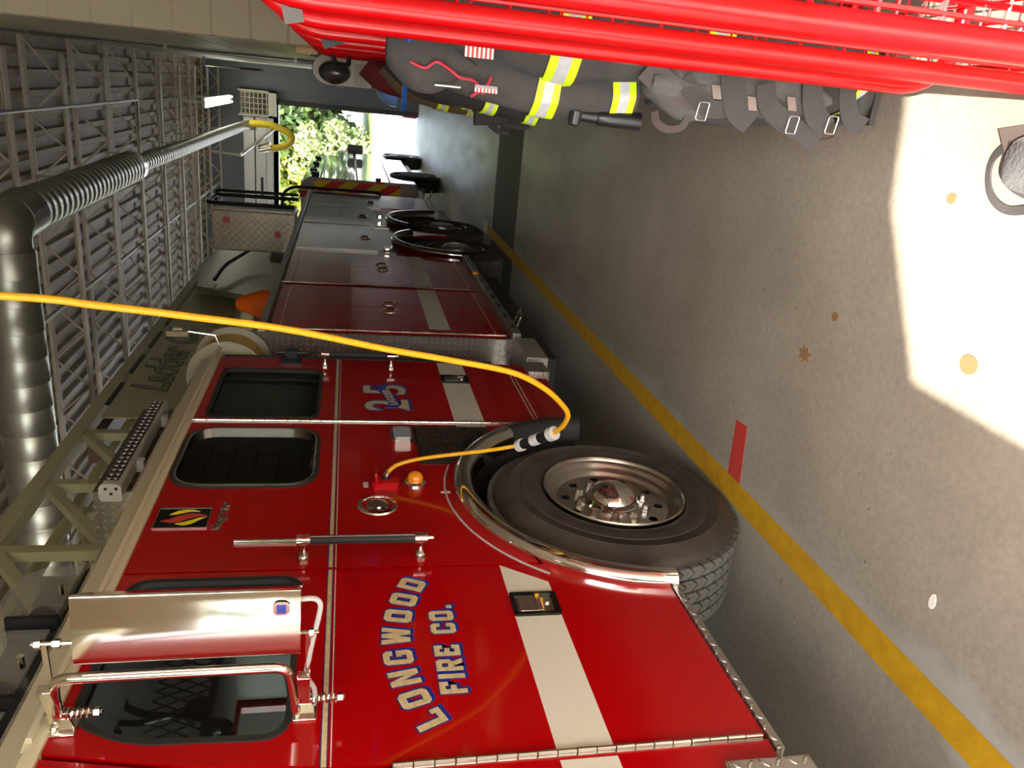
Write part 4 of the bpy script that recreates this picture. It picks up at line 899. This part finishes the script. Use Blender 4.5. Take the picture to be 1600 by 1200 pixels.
build(MB().tube([(.60, Y0, zt_-.03), (.60, yend, zt_-.03)], .0215, 12), 'top_rail', RACK, rack)
feet = MB()
for k in range(NF):
    for x in (.3, .5): feet.cyl((x, Y0+DY*k, 0), (x, Y0+DY*k, .05), .022, 12)
build(feet, 'rack_feet', BLK, rack)
DUCT = mat('grey_cloth_tape', (.13, .12, .11), .5)
build(MB().obox((xr+.012, Y0+DY*2-.0235, 1.83), (.028, 0, .006), (0, .001, 0), (-.005, 0, .022)), 'tape_strip', DUCT, rack)
build(MB().obox((xr+.005, Y0+DY*4-.0235, 1.76), (.024, 0, .01), (0, .001, 0), (-.014, 0, .035)), 'tape_strip', BLK, rack)
build(MB().tube(bend([(xr-.02, Y0+DY*6, 1.78), (xr-.06, Y0+DY*6, 1.76), (xr-.06, Y0+DY*6+.1, 1.70), (xr-.02, Y0+DY*6+.1, 1.70)], .02), .012, 8), 'hook', BLK, rack)
build(MB().tube([(xr+.05, Y0+DY*2-.2, 1.80), (xr+.07, Y0+DY*2+.05, 1.80)], .010, 8, mi=0).tube([(xr+.05, Y0+DY*2-.215, 1.80), (xr+.05, Y0+DY*2-.2, 1.80)], .014, 8, mi=1), 'bungee_hook', [BLK, CHY], rack)

# ============================================================ TURNOUT GEAR
def fold(seed):
    rnd = random.Random(seed); W_ = [(rnd.randint(2, 9), rnd.uniform(0, 6.3), rnd.uniform(-7, 7), rnd.uniform(.3, 1)) for _ in range(7)]
    return lambda t, a: sum(w*sin(k*a+p+q*t) for k, p, q, w in W_)/7
def coat(name, label, xc, yc, ztop, zbot, rx, ry, seed, cloth, sl=None, bands=True, hood=False, grp=None, cat='coat', patches=False):
    root = empty(name, (xc, yc, zbot), label, cat, grp); fo = fold(seed); H_ = ztop-zbot
    def body(t, a, g=0.):
        w = min(1, .32+1.25*t) if t < .55 else 1+.04*sin(6*t)
        w2 = .55+.45*min(1, t*2.6)
        f = 1+.13*fo(t*1.2, a)
        return Vector((xc+(rx*w*f+g)*cos(a)+.02*sin(4*t+seed), yc+(ry*w2*f+g)*sin(a), ztop-H_*t+.01*sin(3*a+seed)*t))
    build(MB().loft(body, 0, 1, 46, 56), 'coat_body', cloth, root, ang=80)
    def band(t0, t1, fn=None):
        fn = fn or body; d = (t1-t0)/3.4
        for (a, b, m, nm) in ((t0, t0+d, LIME, 'lime_band'), (t0+d, t1-d, SILV, 'silver_band'), (t1-d, t1, LIME, 'lime_band')):
            build(MB().loft(lambda t, q: fn(t, q, .006), a, b, 3, 56, False), nm, m, root, ang=80)
    if bands: band(.47, .56); band(.90, .985)
    if sl:
        P = cr(sl[0], 10); rr = sl[1]; fs = fold(seed+5)
        def sleeve(t, a, g=0.):
            i = min(len(P)-2, int(t*(len(P)-1))); u = t*(len(P)-1)-i; p = P[i].lerp(P[i+1], u); d = (P[i+1]-P[i]).normalized()
            s = d.cross(Vector((0, 1, .01))).normalized(); b = d.cross(s)
            R = (rr[0]+(rr[1]-rr[0])*t)*(1+.14*fs(t*2, a))+g
            return p+R*(cos(a)*s+sin(a)*b*1.1)
        build(MB().loft(sleeve, 0, 1, 34, 32), 'sleeve', cloth, root, ang=80)
        if bands: band(.60, .70, sleeve); band(.90, .985, sleeve)
    return root, body
c1, bodyf = coat('turnout_coat', 'charcoal turnout coat with lime and silver bands and red piping, largest, nearest in the rack', .240, 2.40, 1.62, .665, .205, .21, 3, CLOTH,
    sl=([(.16, 2.36, 1.56), (.09, 2.37, 1.43), (.045, 2.38, 1.25), (.028, 2.38, 1.08), (.035, 2.38, .88)], (.085, .070)))
# hood roll with red piping, flag patches, white print line
def on(t, a, g): p = bodyf(t, a, g); return p
pc_ = [(xr-.012, 2.30, 1.55), (.075, 2.31, 1.50), (.10, 2.30, 1.46), (.085, 2.30, 1.41), (.055, 2.31, 1.375), (.05, 2.31, 1.33), (.02, 2.32, 1.30)]
hd_ = MB().loft((lambda fo: lambda t, a: Vector((.10+(.10*sin(pi*min(1, .15+t*.85)))*cos(a)*(1+.15*fo(t, a))-.03*t, 2.34+.07*sin(a)*(1+.2*fo(t, a)), 1.60-.24*t)))(fold(9)), 0, 1, 20, 28)
build(hd_, 'hood', CLOTH, c1, ang=80)
build(MB().tube(cr([(.062, 2.275, 1.54), (.050, 2.272, 1.50), (.068, 2.268, 1.47), (.05, 2.268, 1.43), (.035, 2.27, 1.405), (.03, 2.275, 1.365), (.0, 2.285, 1.335)]), .0042, 6).tube(cr([(.045, 2.28, 1.318), (.02, 2.283, 1.33), (-.01, 2.31, 1.365)]), .0045, 6), 'red_piping', REDT, c1)
def patch(c, w, h, par, n=6, tilt=0.):
    m = MB(); C_ = Vector(c); R2 = Vector((1, .05, 0)); U2 = Vector((0, -.05, 1))
    for k in range(2*n+1):
        z0 = -h/2+h*k/(2*n+1); m.obox(C_+U2*(z0+h/(4*n+2)), R2*w/2, Vector((0, .0015, 0)), U2*h/(4*n+2), mi=k % 2)
    m.obox(C_+Vector((w*.28, -.0015, 0)), R2*w*.22, Vector((0, .001, 0)), U2*h*.5, mi=2)
    build(m, 'flag_patch', [PAPER, mat('patch_red', (.5, .06, .05), .7), mat('patch_grey', (.3, .3, .3), .7)], par)
patch((.110, 2.175, 1.372), .05, .075, c1); patch((.012, 2.25, 1.335), .018, .062, c1)
build(MB().box(.008, .012, 2.285, 2.29, 1.40, 1.47), 'print_line', PAPER, c1)
# coats further down the rack
coat('turnout_coat', 'black turnout coat with lime bands hanging just behind the nearest charcoal coat', .20, 2.95, 1.60, .85, .17, .19, 11, CLOTHB,
     sl=([(.12, 2.92, 1.50), (.03, 2.93, 1.36), (-.005, 2.95, 1.20), (-.035, 2.96, 1.02)], (.075, .055)), grp='coats along the gear rack')
coat('turnout_coat', 'khaki turnout coat with lime bands in the middle of the rack', .20, 3.95, 1.60, .8, .19, .19, 12, CLOTHK,
     sl=([(.10, 3.95, 1.52), (.02, 3.95, 1.42), (-.03, 3.97, 1.25), (-.04, 3.98, 1.1)], (.075, .06)), grp='coats along the gear rack')
coat('turnout_coat', 'maroon jacket hanging at the far end of the rack', .20, 4.45, 1.66, 1.0, .20, .19, 13, CLOTHR, sl=([(.10, 4.45, 1.6), (.03, 4.45, 1.5), (.0, 4.45, 1.3), (-.0, 4.45, 1.15)], (.08, .07)), bands=False, grp='coats along the gear rack')
coat('turnout_coat', 'black turnout coat in the bay before the khaki one', .22, 3.45, 1.62, .8, .18, .19, 14, CLOTHB, sl=([(.12, 3.45, 1.52), (.03, 3.45, 1.4), (.0, 3.45, 1.2), (.0, 3.45, 1.1)], (.075, .06)), grp='coats along the gear rack')
hl = empty('helmet', (-.035, 4.7, 1.44), 'small blue helmet hung at the far end of the rack', 'helmet')
build(MB().loft(lambda t, a: Vector((-.03+.085*cos(a)*sin(pi/2*t), 4.7+.10*sin(a)*sin(pi/2*t), 1.545-.11*(1-cos(pi/2*t)))), .02, 1, 10, 24), 'helmet_shell', mat('pale_blue_shell', (.12, .25, .6), .2, coat=.5), hl)
build(MB().box(-.06, .02, 4.63, 4.77, 1.40, 1.44), 'helmet_lining', BLK, hl, bevel=.02)
gv = empty('gloves', (-.06, 3.05, 1.03), 'pair of black gloves hanging beside the coat hem, over the blue lit floor', 'gloves')
for k, (dx, dy) in enumerate(((0, 0), (.045, .06))):
    gb = MB().loft(lambda t, a: Vector((-.075+dx+(.038-.01*t)*cos(a), 3.05+dy+.028*sin(a), 1.24-.12*t)), 0, 1, 6, 14)
    for f, (fx, L) in enumerate(((-.026, .085), (-.009, .10), (.009, .095), (.024, .075))):
        gb.tube([(-.075+dx+fx, 3.05+dy, 1.125), (-.075+dx+fx, 3.035+dy, 1.10), (-.075+dx+fx*1.1, 3.03+dy, 1.12-L*.7), (-.075+dx+fx, 3.045+dy, 1.12-L)], [.011, .0115, .011, .008], 8)
    gb.tube([(-.105+dx, 3.05+dy, 1.18), (-.125+dx, 3.04+dy, 1.15), (-.13+dx, 3.03+dy, 1.11)], [.013, .012, .009], 8)
    build(gb, 'glove', CLOTHB, gv, ang=80)
ft = empty('flashlight', (-.04, 2.33, .86), 'black right-angle flashlight clipped at the sleeve of the nearest coat', 'flashlight')
build(MB().tube([(-.030, 2.34, 1.05), (-.033, 2.335, .99), (-.034, 2.335, .985), (-.034, 2.33, .93), (-.034, 2.33, .86)], [.018, .018, .022, .024, .026], 16), 'flashlight_body', BLK, ft)
build(MB().tube([(-.025, 2.33, 1.055), (-.06, 2.325, 1.06)], [.02, .016], 16).tube([(-.01, 2.33, .90), (.02, 2.34, .92), (.03, 2.35, 1.02)], .012, 8), 'flashlight_head', BLK, ft)
# bunker pants with suspenders over boots
pt = empty('bunker_pants', (.17, 2.42, .05), 'dark bunker pants with grey webbing suspenders and buckles, low in the rack', 'pants')
fo = fold(21)
def pants(t, a, g=0.):
    w = .55+.55*sin(pi*min(1, .2+t*.75)); f = 1+.17*fo(t*1.4, a)
    return Vector((.175+(.175*w*f+g)*cos(a), 2.42+(.19*w*f+g)*sin(a), .80-.66*t))
build(MB().loft(pants, 0, 1, 40, 56), 'pants_body', CLOTH, pt, ang=80)
for (a, b, m) in ((.90, .925, LIME), (.925, .96, SILV), (.96, .985, LIME)): build(MB().loft(lambda t, q: pants(t, q, .006), a, b, 2, 56, False), 'reflective_band', m, pt, ang=80)
def strap(pts, w, name='suspender_strap', m=WEB, par=pt, th=.0025, nrm=None):
    P = cr(pts, 8); vs = []; N = len(P)
    for i, p in enumerate(P):
        d = (P[min(i+1, N-1)]-P[max(i-1, 0)]).normalized(); s = d.cross(Vector(nrm or (0.3, 1, 0))).normalized()*w/2; n_ = d.cross(s).normalized()*th
        vs += [p-s-n_, p+s-n_, p+s+n_, p-s+n_]
    fs = [(i*4+k, i*4+(k+1) % 4, i*4+4+(k+1) % 4, i*4+4+k) for i in range(N-1) for k in range(4)]+[(3, 2, 1, 0), tuple(N*4-4+k for k in range(4))]
    build(MB().add(vs, fs), name, m, par, ang=60)
SB = mat('brown_leather', (.05, .035, .03), .6)
strap([(.11, 2.22, .90), (.07, 2.21, .84), (.05, 2.205, .79), (.045, 2.20, .73)], .07, m=SB)
strap([(.09, 2.20, .80), (.045, 2.195, .75), (.02, 2.195, .70), (.03, 2.20, .64)], .05)
strap([(.12, 2.19, .66), (.06, 2.185, .645), (.02, 2.19, .62), (-.005, 2.20, .57)], .07)
strap([(.10, 2.18, .56), (.05, 2.175, .545), (.02, 2.18, .50), (.01, 2.19, .44)], .055)
strap([(.13, 2.18, .42), (.07, 2.175, .41), (.03, 2.18, .385), (.0, 2.19, .34)], .06)
strap([(.03, 2.20, .52), (.0, 2.20, .46), (-.02, 2.21, .40), (-.045, 2.215, .345)], .055)
strap([(.12, 2.175, .31), (.07, 2.17, .30), (.03, 2.18, .27), (.015, 2.19, .22)], .05)
strap([(.0, 2.22, .86), (-.03, 2.24, .84), (-.045, 2.25, .80), (-.035, 2.25, .76), (.0, 2.24, .745)], .022, 'leather_loop', SB)
strap([(.0, 2.22, .40), (-.025, 2.24, .385), (-.045, 2.25, .33), (-.03, 2.25, .27), (.01, 2.24, .26)], .022, 'leather_loop', SB)
for c in ((.012, 2.185, .735), (.0, 2.185, .455), (.010, 2.18, .335)):
    build(MB().tube(bend([(c[0]-.024, c[1]-.008, c[2]-.012), (c[0]+.024, c[1]-.008, c[2]-.018), (c[0]+.024, c[1]-.008, c[2]+.012), (c[0]-.024, c[1]-.008, c[2]+.018), (c[0]-.024, c[1]-.008, c[2]-.012)], .008), .0022, 6), 'buckle', ALUD, pt)
for c in ((.065, 2.185, .70), (.045, 2.18, .59), (.055, 2.17, .475)): build(MB().obox(c, (.018, .004, .004), (0, .002, 0), (0, 0, .013)), 'silver_tab', ALUD, pt)
build(MB().loft((lambda fo: lambda t, a: Vector((.075+(.085+.03*sin(9*t))*cos(a)*(1+.25*fo(t, a))*sin(pi*(.12+.8*t)), 2.26+.06*sin(a)*(1+.2*fo(t, a)), .88-.55*t)))(fold(31)), 0, 1, 30, 30), 'bundled_liner', mat('grey_quilted_liner', (.10, .095, .09), .85, bump=.5, bscale=60), pt, ang=80)
for i, dy in enumerate((-.07, .10)):
    bt = MB().loft(lambda t, a: Vector((.20-.02*t+(.055+.01*sin(4*t))*cos(a), 2.42+dy+.05*sin(a), .42-.34*t)), 0, 1, 10, 20)
    bt.ball((.13, 2.42+dy, .15), .12, .055, .05); bt.box(.02, .27, 2.42+dy-.05, 2.42+dy+.05, .11, .13)
    tag(build(bt, 'boot', RUB, None), ('black rubber boot on the lowest rack shelf under the bunker pants, nearer one', 'black rubber boot on the lowest rack shelf under the bunker pants, farther one')[i], 'boot', 'boots under the bunker pants')
# blue pole
tag(build(MB().tube([(.145, 2.14, 1.555), (-.087, 3.2, 1.493)], .0085, 12), 'handle_pole', LBLUE), 'straight bright blue pole sticking out across the coats from the rack', 'pole')
# domed unit on the wall behind the rack
du = empty('wall_unit', (.05, 6.5, 1.53), 'light grey wall unit with rounded top and large glass dome above the coats', 'wall unit')
up = [(-.045, 1.53), (.157, 1.53), (.157, 1.90)]+[(.06+.10*cos(a_), 1.86+.10*sin(a_)) for a_ in [k*pi/8 for k in range(1, 8)]]+[(-.045, 1.85)]
build(MB().prism([up], 6.45, 6.75, 1), 'unit_body', LGREY, du, bevel=.01)
build(MB().prism([offs(up, .006)], 6.50, 6.53, 1), 'unit_rim', BLK, du)
build(MB().loft(lambda t, a: Vector((.045+.085*cos(a)*sin(pi/2*t), 6.45-.10*cos(pi/2*t), 1.80+.12*sin(a)*sin(pi/2*t))), .02, 1, 10, 28), 'dome', mat('dark_dome_glass', (.08, .08, .09), .05, .3, coat=1), du)
build(MB().box(-.04, .12, 6.44, 6.45, 1.56, 1.66), 'unit_plate', GREYP, du)
tag(build(MB().box(.12, .157, 5.10, 5.16, 1.88, 2.0, mi=0).cyl((.11, 5.13, 1.90), (.12, 5.13, 1.90), .02, 12, mi=1), 'wall_switch', [mat('tan_box', (.55, .35, .18), .5), BLK]), 'small tan switch box on the block wall above the rack', 'switch box')

# ============================================================ CORD
cord = empty('power_cord', (-.75, 2.3, .9), 'thick yellow power cord hanging from above and plugged into the red truck', 'power cord')
cp = [(-.42, 1.72, 4.45), (-.50, 1.85, 3.3), (-.551, 2.0, 2.489), (-.579, 2.05, 2.297), (-.614, 2.1, 2.084), (-.661, 2.17, 1.848), (-.734, 2.25, 1.579), (-.787, 2.32, 1.377), (-.852, 2.4, 1.151),
      (-.936, 2.48, 1.013), (-1.023, 2.55, .921), (-1.084, 2.6, .878), (-1.154, 2.66, .872), (-1.213, 2.72, .888)]
build(MB().tube(cr(cp, 8), .0100, 12), 'cord', YEL, cord, ang=80)
cq = [(-1.331, 2.86, .983), (-1.383, 2.92, 1.107), (-1.423, 2.96, 1.26), (-1.454, 2.98, 1.39), (-1.475, 2.97, 1.469), (-1.493, 2.945, 1.506)]
build(MB().tube(cr(cq, 8), .0085, 12), 'cord', YEL, cord, ang=80)
a_, b_ = Vector((-1.213, 2.72, .888)), Vector((-1.331, 2.86, .983)); D_ = b_-a_
def seg(t0, t1, r, m, nm): build(MB().cyl(a_+D_*t0, a_+D_*t1, r, 20), nm, m, cord, bevel=.002)
CW = mat('white_connector', (.62, .60, .56), .45)
seg(-.04, .12, .028, CW, 'connector_collar'); seg(.12, .40, .022, BLK, 'connector_plug'); seg(.40, .62, .023, CW, 'connector_joint'); seg(.62, .90, .021, BLK, 'connector_plug'); seg(.90, 1.04, .026, CW, 'connector_collar')
build(MB().cyl((-1.493, 2.945, 1.506), (-1.510, 2.942, 1.512), .013, 16), 'plug_collar', ALU, cord)
build(MB().cyl((-1.510, 2.942, 1.512), (-1.552, 2.935, 1.515), .017, 16), 'plug', BLK, cord)
build(MB().lathe([(.10, 0), (.12, .02), (.12, .10), (.10, .12)], (-.42, 1.66, 4.52), (0, 1, 0), 24).box(-.43, -.41, 1.66, 1.78, 4.5, 4.64), 'ceiling_reel', BLK, cord)

# ============================================================ DUCTS, LAMPS, DOOR GEAR
xd = empty('exhaust_duct', (-1.15, 6.2, 3.8), 'galvanised spiral exhaust duct under the ceiling with elbow and yellow drop hose', 'duct')
def spiral(p, q, r, nm='duct_pipe', pitch=.12, n=24):
    p, q = Vector(p), Vector(q); L = (q-p).length; d = (q-p)/L; m = MB(); k = int(L/pitch); pts = []; R = []
    for i in range(k+1):
        c = i*pitch
        for dc, dr in ((0, 0), (pitch*.90, 0), (pitch*.93, .003), (pitch*.97, .003)):
            if c+dc < L: pts.append(p+d*(c+dc)); R.append(r+dr)
    pts.append(q); R.append(r); m.tube(pts, R, n); return build(m, nm, GALV, xd, ang=50)
spiral((-1.35, 6.15, 4.05), (-12, 6.15, 4.05), .19, pitch=.20)
build(MB().tube(cr([(-1.42, 6.15, 4.05), (-1.25, 6.16, 4.05), (-1.16, 6.25, 4.04), (-1.14, 6.42, 4.03)], 6), .175, 24), 'duct_elbow', GALV, xd, ang=60)
build(MB().tube(cr([(-1.16, 6.25, 4.04), (-1.13, 6.5, 4.02)], 6), [.178]*6+[.178], 24), 'duct_collar', GALV, xd)
spiral((-1.14, 6.40, 4.03), (-1.12, 9.55, 4.02), .165, pitch=.13)
build(MB().cyl((-1.12, 9.50, 4.02), (-1.12, 9.64, 4.02), .172, 24), 'duct_collar', ALU, xd)
build(MB().tube([(-1.12, 9.6, 4.02), (-1.12, 9.75, 4.02)], [.165, .105], 24), 'duct_reducer', GALV, xd)
spiral((-1.12, 9.7, 4.02), (-1.18, 19.0, 3.98), .10, pitch=.13)
build(MB().tube(cr([(-1.18, 19.0, 3.98), (-1.16, 19.3, 3.9), (-1.14, 19.35, 3.7)], 5), .105, 20), 'duct_elbow', GALV, xd)
build(MB().tube(cr([(-1.10, 19.2, 3.80), (-1.10, 19.1, 3.35), (-1.22, 19, 2.98), (-1.36, 19, 2.90), (-1.52, 19, 3.05), (-1.60, 19, 3.42)], 8), .075, 14), 'drop_hose', mat('yellow_hose', (.62, .46, .01), .45), xd)
build(MB().bar((-1.10, 19.2, 3.2), (-1.75, 18.6, 3.95), .05).bar((-1.75, 18.6, 3.95), (-1.70, 18.6, 4.6), .05).cyl((-1.55, 19, 3.35), (-1.62, 19, 3.6), .10, 14), 'hose_hanger', ALU, xd)
for y in (6.9, 8.4, 11, 13, 15, 17): build(MB().box(-1.135, -1.115, y, y+.02, 4.1, 4.6), 'duct_strap', GALV, xd)
lt = empty('fluorescent_lamp', (-.62, 17.5, 4.25), 'lit twin-tube fluorescent lamp under the ceiling near the far door', 'ceiling light')
build(MB().box(-.74, -.56, 16.4, 19.9, 4.30, 4.36).box(-.67, -.63, 16.6, 16.64, 4.36, 4.99).box(-.67, -.63, 19.6, 19.64, 4.36, 4.99), 'lamp_housing', LGREY, lt)
for x in (-.70, -.60): build(MB().cyl((x, 16.45, 4.27), (x, 19.85, 4.27), .025, 10), 'tube', LAMPM, lt)
hu = empty('door_opener', (-.68, 20.3, 3.35), 'dark barred heater cage above the far doorway near the wall', 'heater')
build(MB().box(-.98, -.44, 20.45, 20.58, 3.36, 4.15), 'cage_back', BLK, hu)
cg = MB()
for k in range(7): z = 3.55+k*.095; cg.box(-.98, -.44, 20.40, 20.42, z, z+.025)
for k in range(5): x = -.96+k*.12; cg.box(x, x+.02, 20.39, 20.41, 3.5, 4.15)
tag(build(cg, 'cage_bars', STEEL, hu), kind='stuff')
build(MB().box(-1.0, -.42, 20.35, 20.5, 3.34, 3.52).box(-1.0, -.97, 20.35, 20.5, 3.34, 4.2).box(-.45, -.42, 20.35, 20.5, 3.34, 4.2), 'cage_frame', LGREY, hu)
od = build(MB().box(-5.3, -1.02, 20.50, 20.58, 3.32, 3.58), 'overhead_door', mat('white_door_panel', (.72, .70, .68), .4)); tag(od, 'white sectional overhead door folded above the far doorway', 'garage door')
for k in range(1, 3): build(MB().box(-5.3, -1.02, 20.50-.02*k, 20.58, 3.32+.27*k, 3.56+.27*k), 'door_section', MATS['white_door_panel'], od)
build(MB().box(-2.9, -2.4, 20.44, 20.455, 3.66, 3.72), 'door_window', BLK, od)
tag(build(MB().tube([(.02, 16, 3.6), (.02, 16, 4.3)], .02, 8, mi=0).box(.0, .158, 15.98, 16.02, 4.2, 4.24, mi=0).box(.0, .04, 15.8, 16.5, 3.25, 3.6, mi=1), [ 'hanging_flag'][0], [GALV, mat('rolled_flag_cloth', (.25, .08, .08), .8, noise=.9, nscale=12, col2=(.05, .05, .12))]), 'rolled striped flag on a rod high on the right wall', 'flag')
tag(build(MB().box(-.75, -.63, 20.9, 21.1, 0, .30).cyl((-.69, 21, .3), (-.69, 21, .36), .06, 12), 'bollard', mat('faded_red_block', (.6, .12, .12), .6)), 'low faded red block outside the right jamb of the far doorway', 'bollard')
# ============================================================ BAG AND LITTER
bag = empty('gear_bag', (-.035, 1.60, 0), 'dark grey and brown gear bag with loop strap on the sunlit floor', 'bag')
BAGM = mat('grey_bag_cloth', (.10, .10, .10), .6, bump=.4, bscale=120)
SUP = lambda c, e: (abs(c)**e)*(1 if c > 0 else -1)
build(MB().loft(lambda t, a: Vector((-.035+.095*SUP(cos(a), .6)*(1-.3*t*t), 1.60+.17*SUP(sin(a), .6)*(1-.25*t*t), .13*t+.003)), 0, 1, 12, 40), 'bag_body', BAGM, bag, ang=60)
strap([(.0, 1.74, .10), (.0, 1.80, .07), (-.03, 1.865, .04), (-.07, 1.885, .025), (-.115, 1.87, .02), (-.145, 1.83, .02), (-.155, 1.78, .02), (-.14, 1.71, .03), (-.12, 1.66, .05)], .022, 'bag_strap', WEB, bag, nrm=(0, .2, 1))
build(MB().obox((.01, 1.77, .06), (.04, .03, .0), (-.01, .03, .02), (0, .0, .003)), 'bag_flap', SB, bag)
LF = [(-.801, 2.546, .05, DRY, 'dark dried maple leaf on the shaded floor'), (-.576, 1.781, .035, mat('tan_leaf', (.20, .12, .05), .8), 'small tan curled leaf in the patch of sunlight'),
      (-1.262, 1.651, .03, PAPER, 'small white paper scrap on the floor beside the yellow line'), (-.154, 2.02, .02, DRY, 'tiny brown leaf in the sunlight near the bag strap'), (-.62, 2.42, .02, DRY, 'tiny dark leaf fragment between the large leaf and the sunlight edge')]
for i, (x, y, s, m, lab) in enumerate(LF):
    rnd = random.Random(i); n = 14; P = [(x+s*(.45+.55*(k % 2 if i == 0 else 1))*cos(2*pi*k/n)*.8, y+s*(.45+.55*(k % 2 if i == 0 else 1)*rnd.uniform(.8, 1))*sin(2*pi*k/n)*(1 if i != 2 else .45)) for k in range(n)]
    tag(build(MB().prism([P], .001, .004, 2), 'paper_scrap' if i == 2 else 'dry_leaf', m, flat=True), lab, 'paper' if i == 2 else 'leaf')
# ============================================================ TREES OUTSIDE
def tree(name, x, y, h, r, m, label, n, seed, leaf=.34):
    rnd = random.Random(seed); root = empty(name, (x, y, -.3), label, 'tree', 'trees beyond the road' if y > 0 else 'trees behind the station')
    build(MB().tube([(x, y, -.3), (x+.1, y, h*.35), (x-.1, y+.1, h*.7)], [.28, .2, .08], 10).tube([(x, y, h*.3), (x+r*.5, y, h*.6)], [.12, .04], 8).tube([(x, y, h*.28), (x-r*.5, y-.3, h*.55)], [.12, .04], 8), 'trunk', BARK, root)
    fm = MB(); cl = [(x+rnd.uniform(-r, r)*.7, y+rnd.uniform(-r, r)*.7, rnd.uniform(.22, .95)*h, rnd.uniform(.25, .5)*r) for _ in range(26)]
    for _ in range(n):
        c = cl[rnd.randrange(len(cl))]; d = Vector((rnd.gauss(0, 1), rnd.gauss(0, 1), rnd.gauss(0, 1))).normalized()*c[3]*rnd.uniform(.55, 1.05)
        p = Vector(c[:3])+d; u = Vector((rnd.uniform(-1, 1), rnd.uniform(-1, 1), rnd.uniform(-1, 1))).normalized()*leaf*rnd.uniform(.5, 1); v = u.cross(Vector((rnd.uniform(-1, 1), rnd.uniform(-1, 1), rnd.uniform(-1, 1)))).normalized()*leaf*.4
        fm.add([p-u, p+v, p+u, p-v], [(0, 1, 2, 3)])
    tag(build(fm, 'foliage', m, root, flat=True), kind='stuff')
tree('autumn_tree', -2.0, 64, 12, 5.5, LEAFG, 'green tree beyond the road, right of the doorway view', 7200, 1, .5)
tree('autumn_tree', -7.5, 65, 13, 5, LEAFY, 'yellow-green autumn tree beyond the road above the ambulance', 7200, 2, .5)
tree('autumn_tree', -13, 64, 12, 5.5, LEAFY, 'yellow autumn tree beyond the road, left one', 6600, 3, .5)
tree('autumn_tree', 4.5, 66, 12, 6, LEAFG, 'green tree beyond the road farthest right', 3500, 4, .6)
tree('shrub', -5.0, 59.5, 5.0, 2.4, mat('pale_green_leaves', (.22, .25, .10), .6, noise=.4, nscale=.8, col2=(.10, .15, .04)), 'pale green shrub in front of the autumn trees', 3600, 5, .26)
tree('autumn_tree', -20, 66, 13, 6, LEAFG, 'green tree beyond the road farthest left', 3500, 6, .6)
for i, x in enumerate((-17, -9, -1, 7)): tree('wood_tree', x, 80, 18, 8, LEAFG, 'tall dark tree in the back row of the wood, %s' % ('farthest left', 'left of the ambulance roof', 'behind the green tree', 'farthest right')[i], 5200, 20+i, .9)
for i, x in enumerate((-14, -7, 1, 8)): tree('autumn_tree', x, -34, 11, 5.5, LEAFG, 'green tree on the lawn behind the station, %s' % ('far west', 'west', 'middle', 'east')[i], 1800, 10+i, .5)

lk = empty('added_red_lockers', (.05, 12, 0), 'dark red lockers added along the right wall, past the coats, to redden the truck reflections', 'lockers')  # stand-in for red gear, added so the truck's side reflects red
build(MB().box(-.045, .156, 9.6, 14.4, .08, 1.58), 'locker_body', mat('dark_red_locker', (.16, .004, .006), .4), lk)
for k in range(12): build(MB().box(-.055, -.045, 9.61+k*.4, 9.99+k*.4, .1, 1.56), 'locker_door', MATS['dark_red_locker'], lk, bevel=.004)
for k in range(12): build(MB().box(-.062, -.055, 9.93+k*.4, 9.95+k*.4, .9, 1.02), 'locker_handle', STN, lk)
build(MB().box(-.03, .156, 9.6, 14.4, 0, .08), 'locker_plinth', BLK, lk)
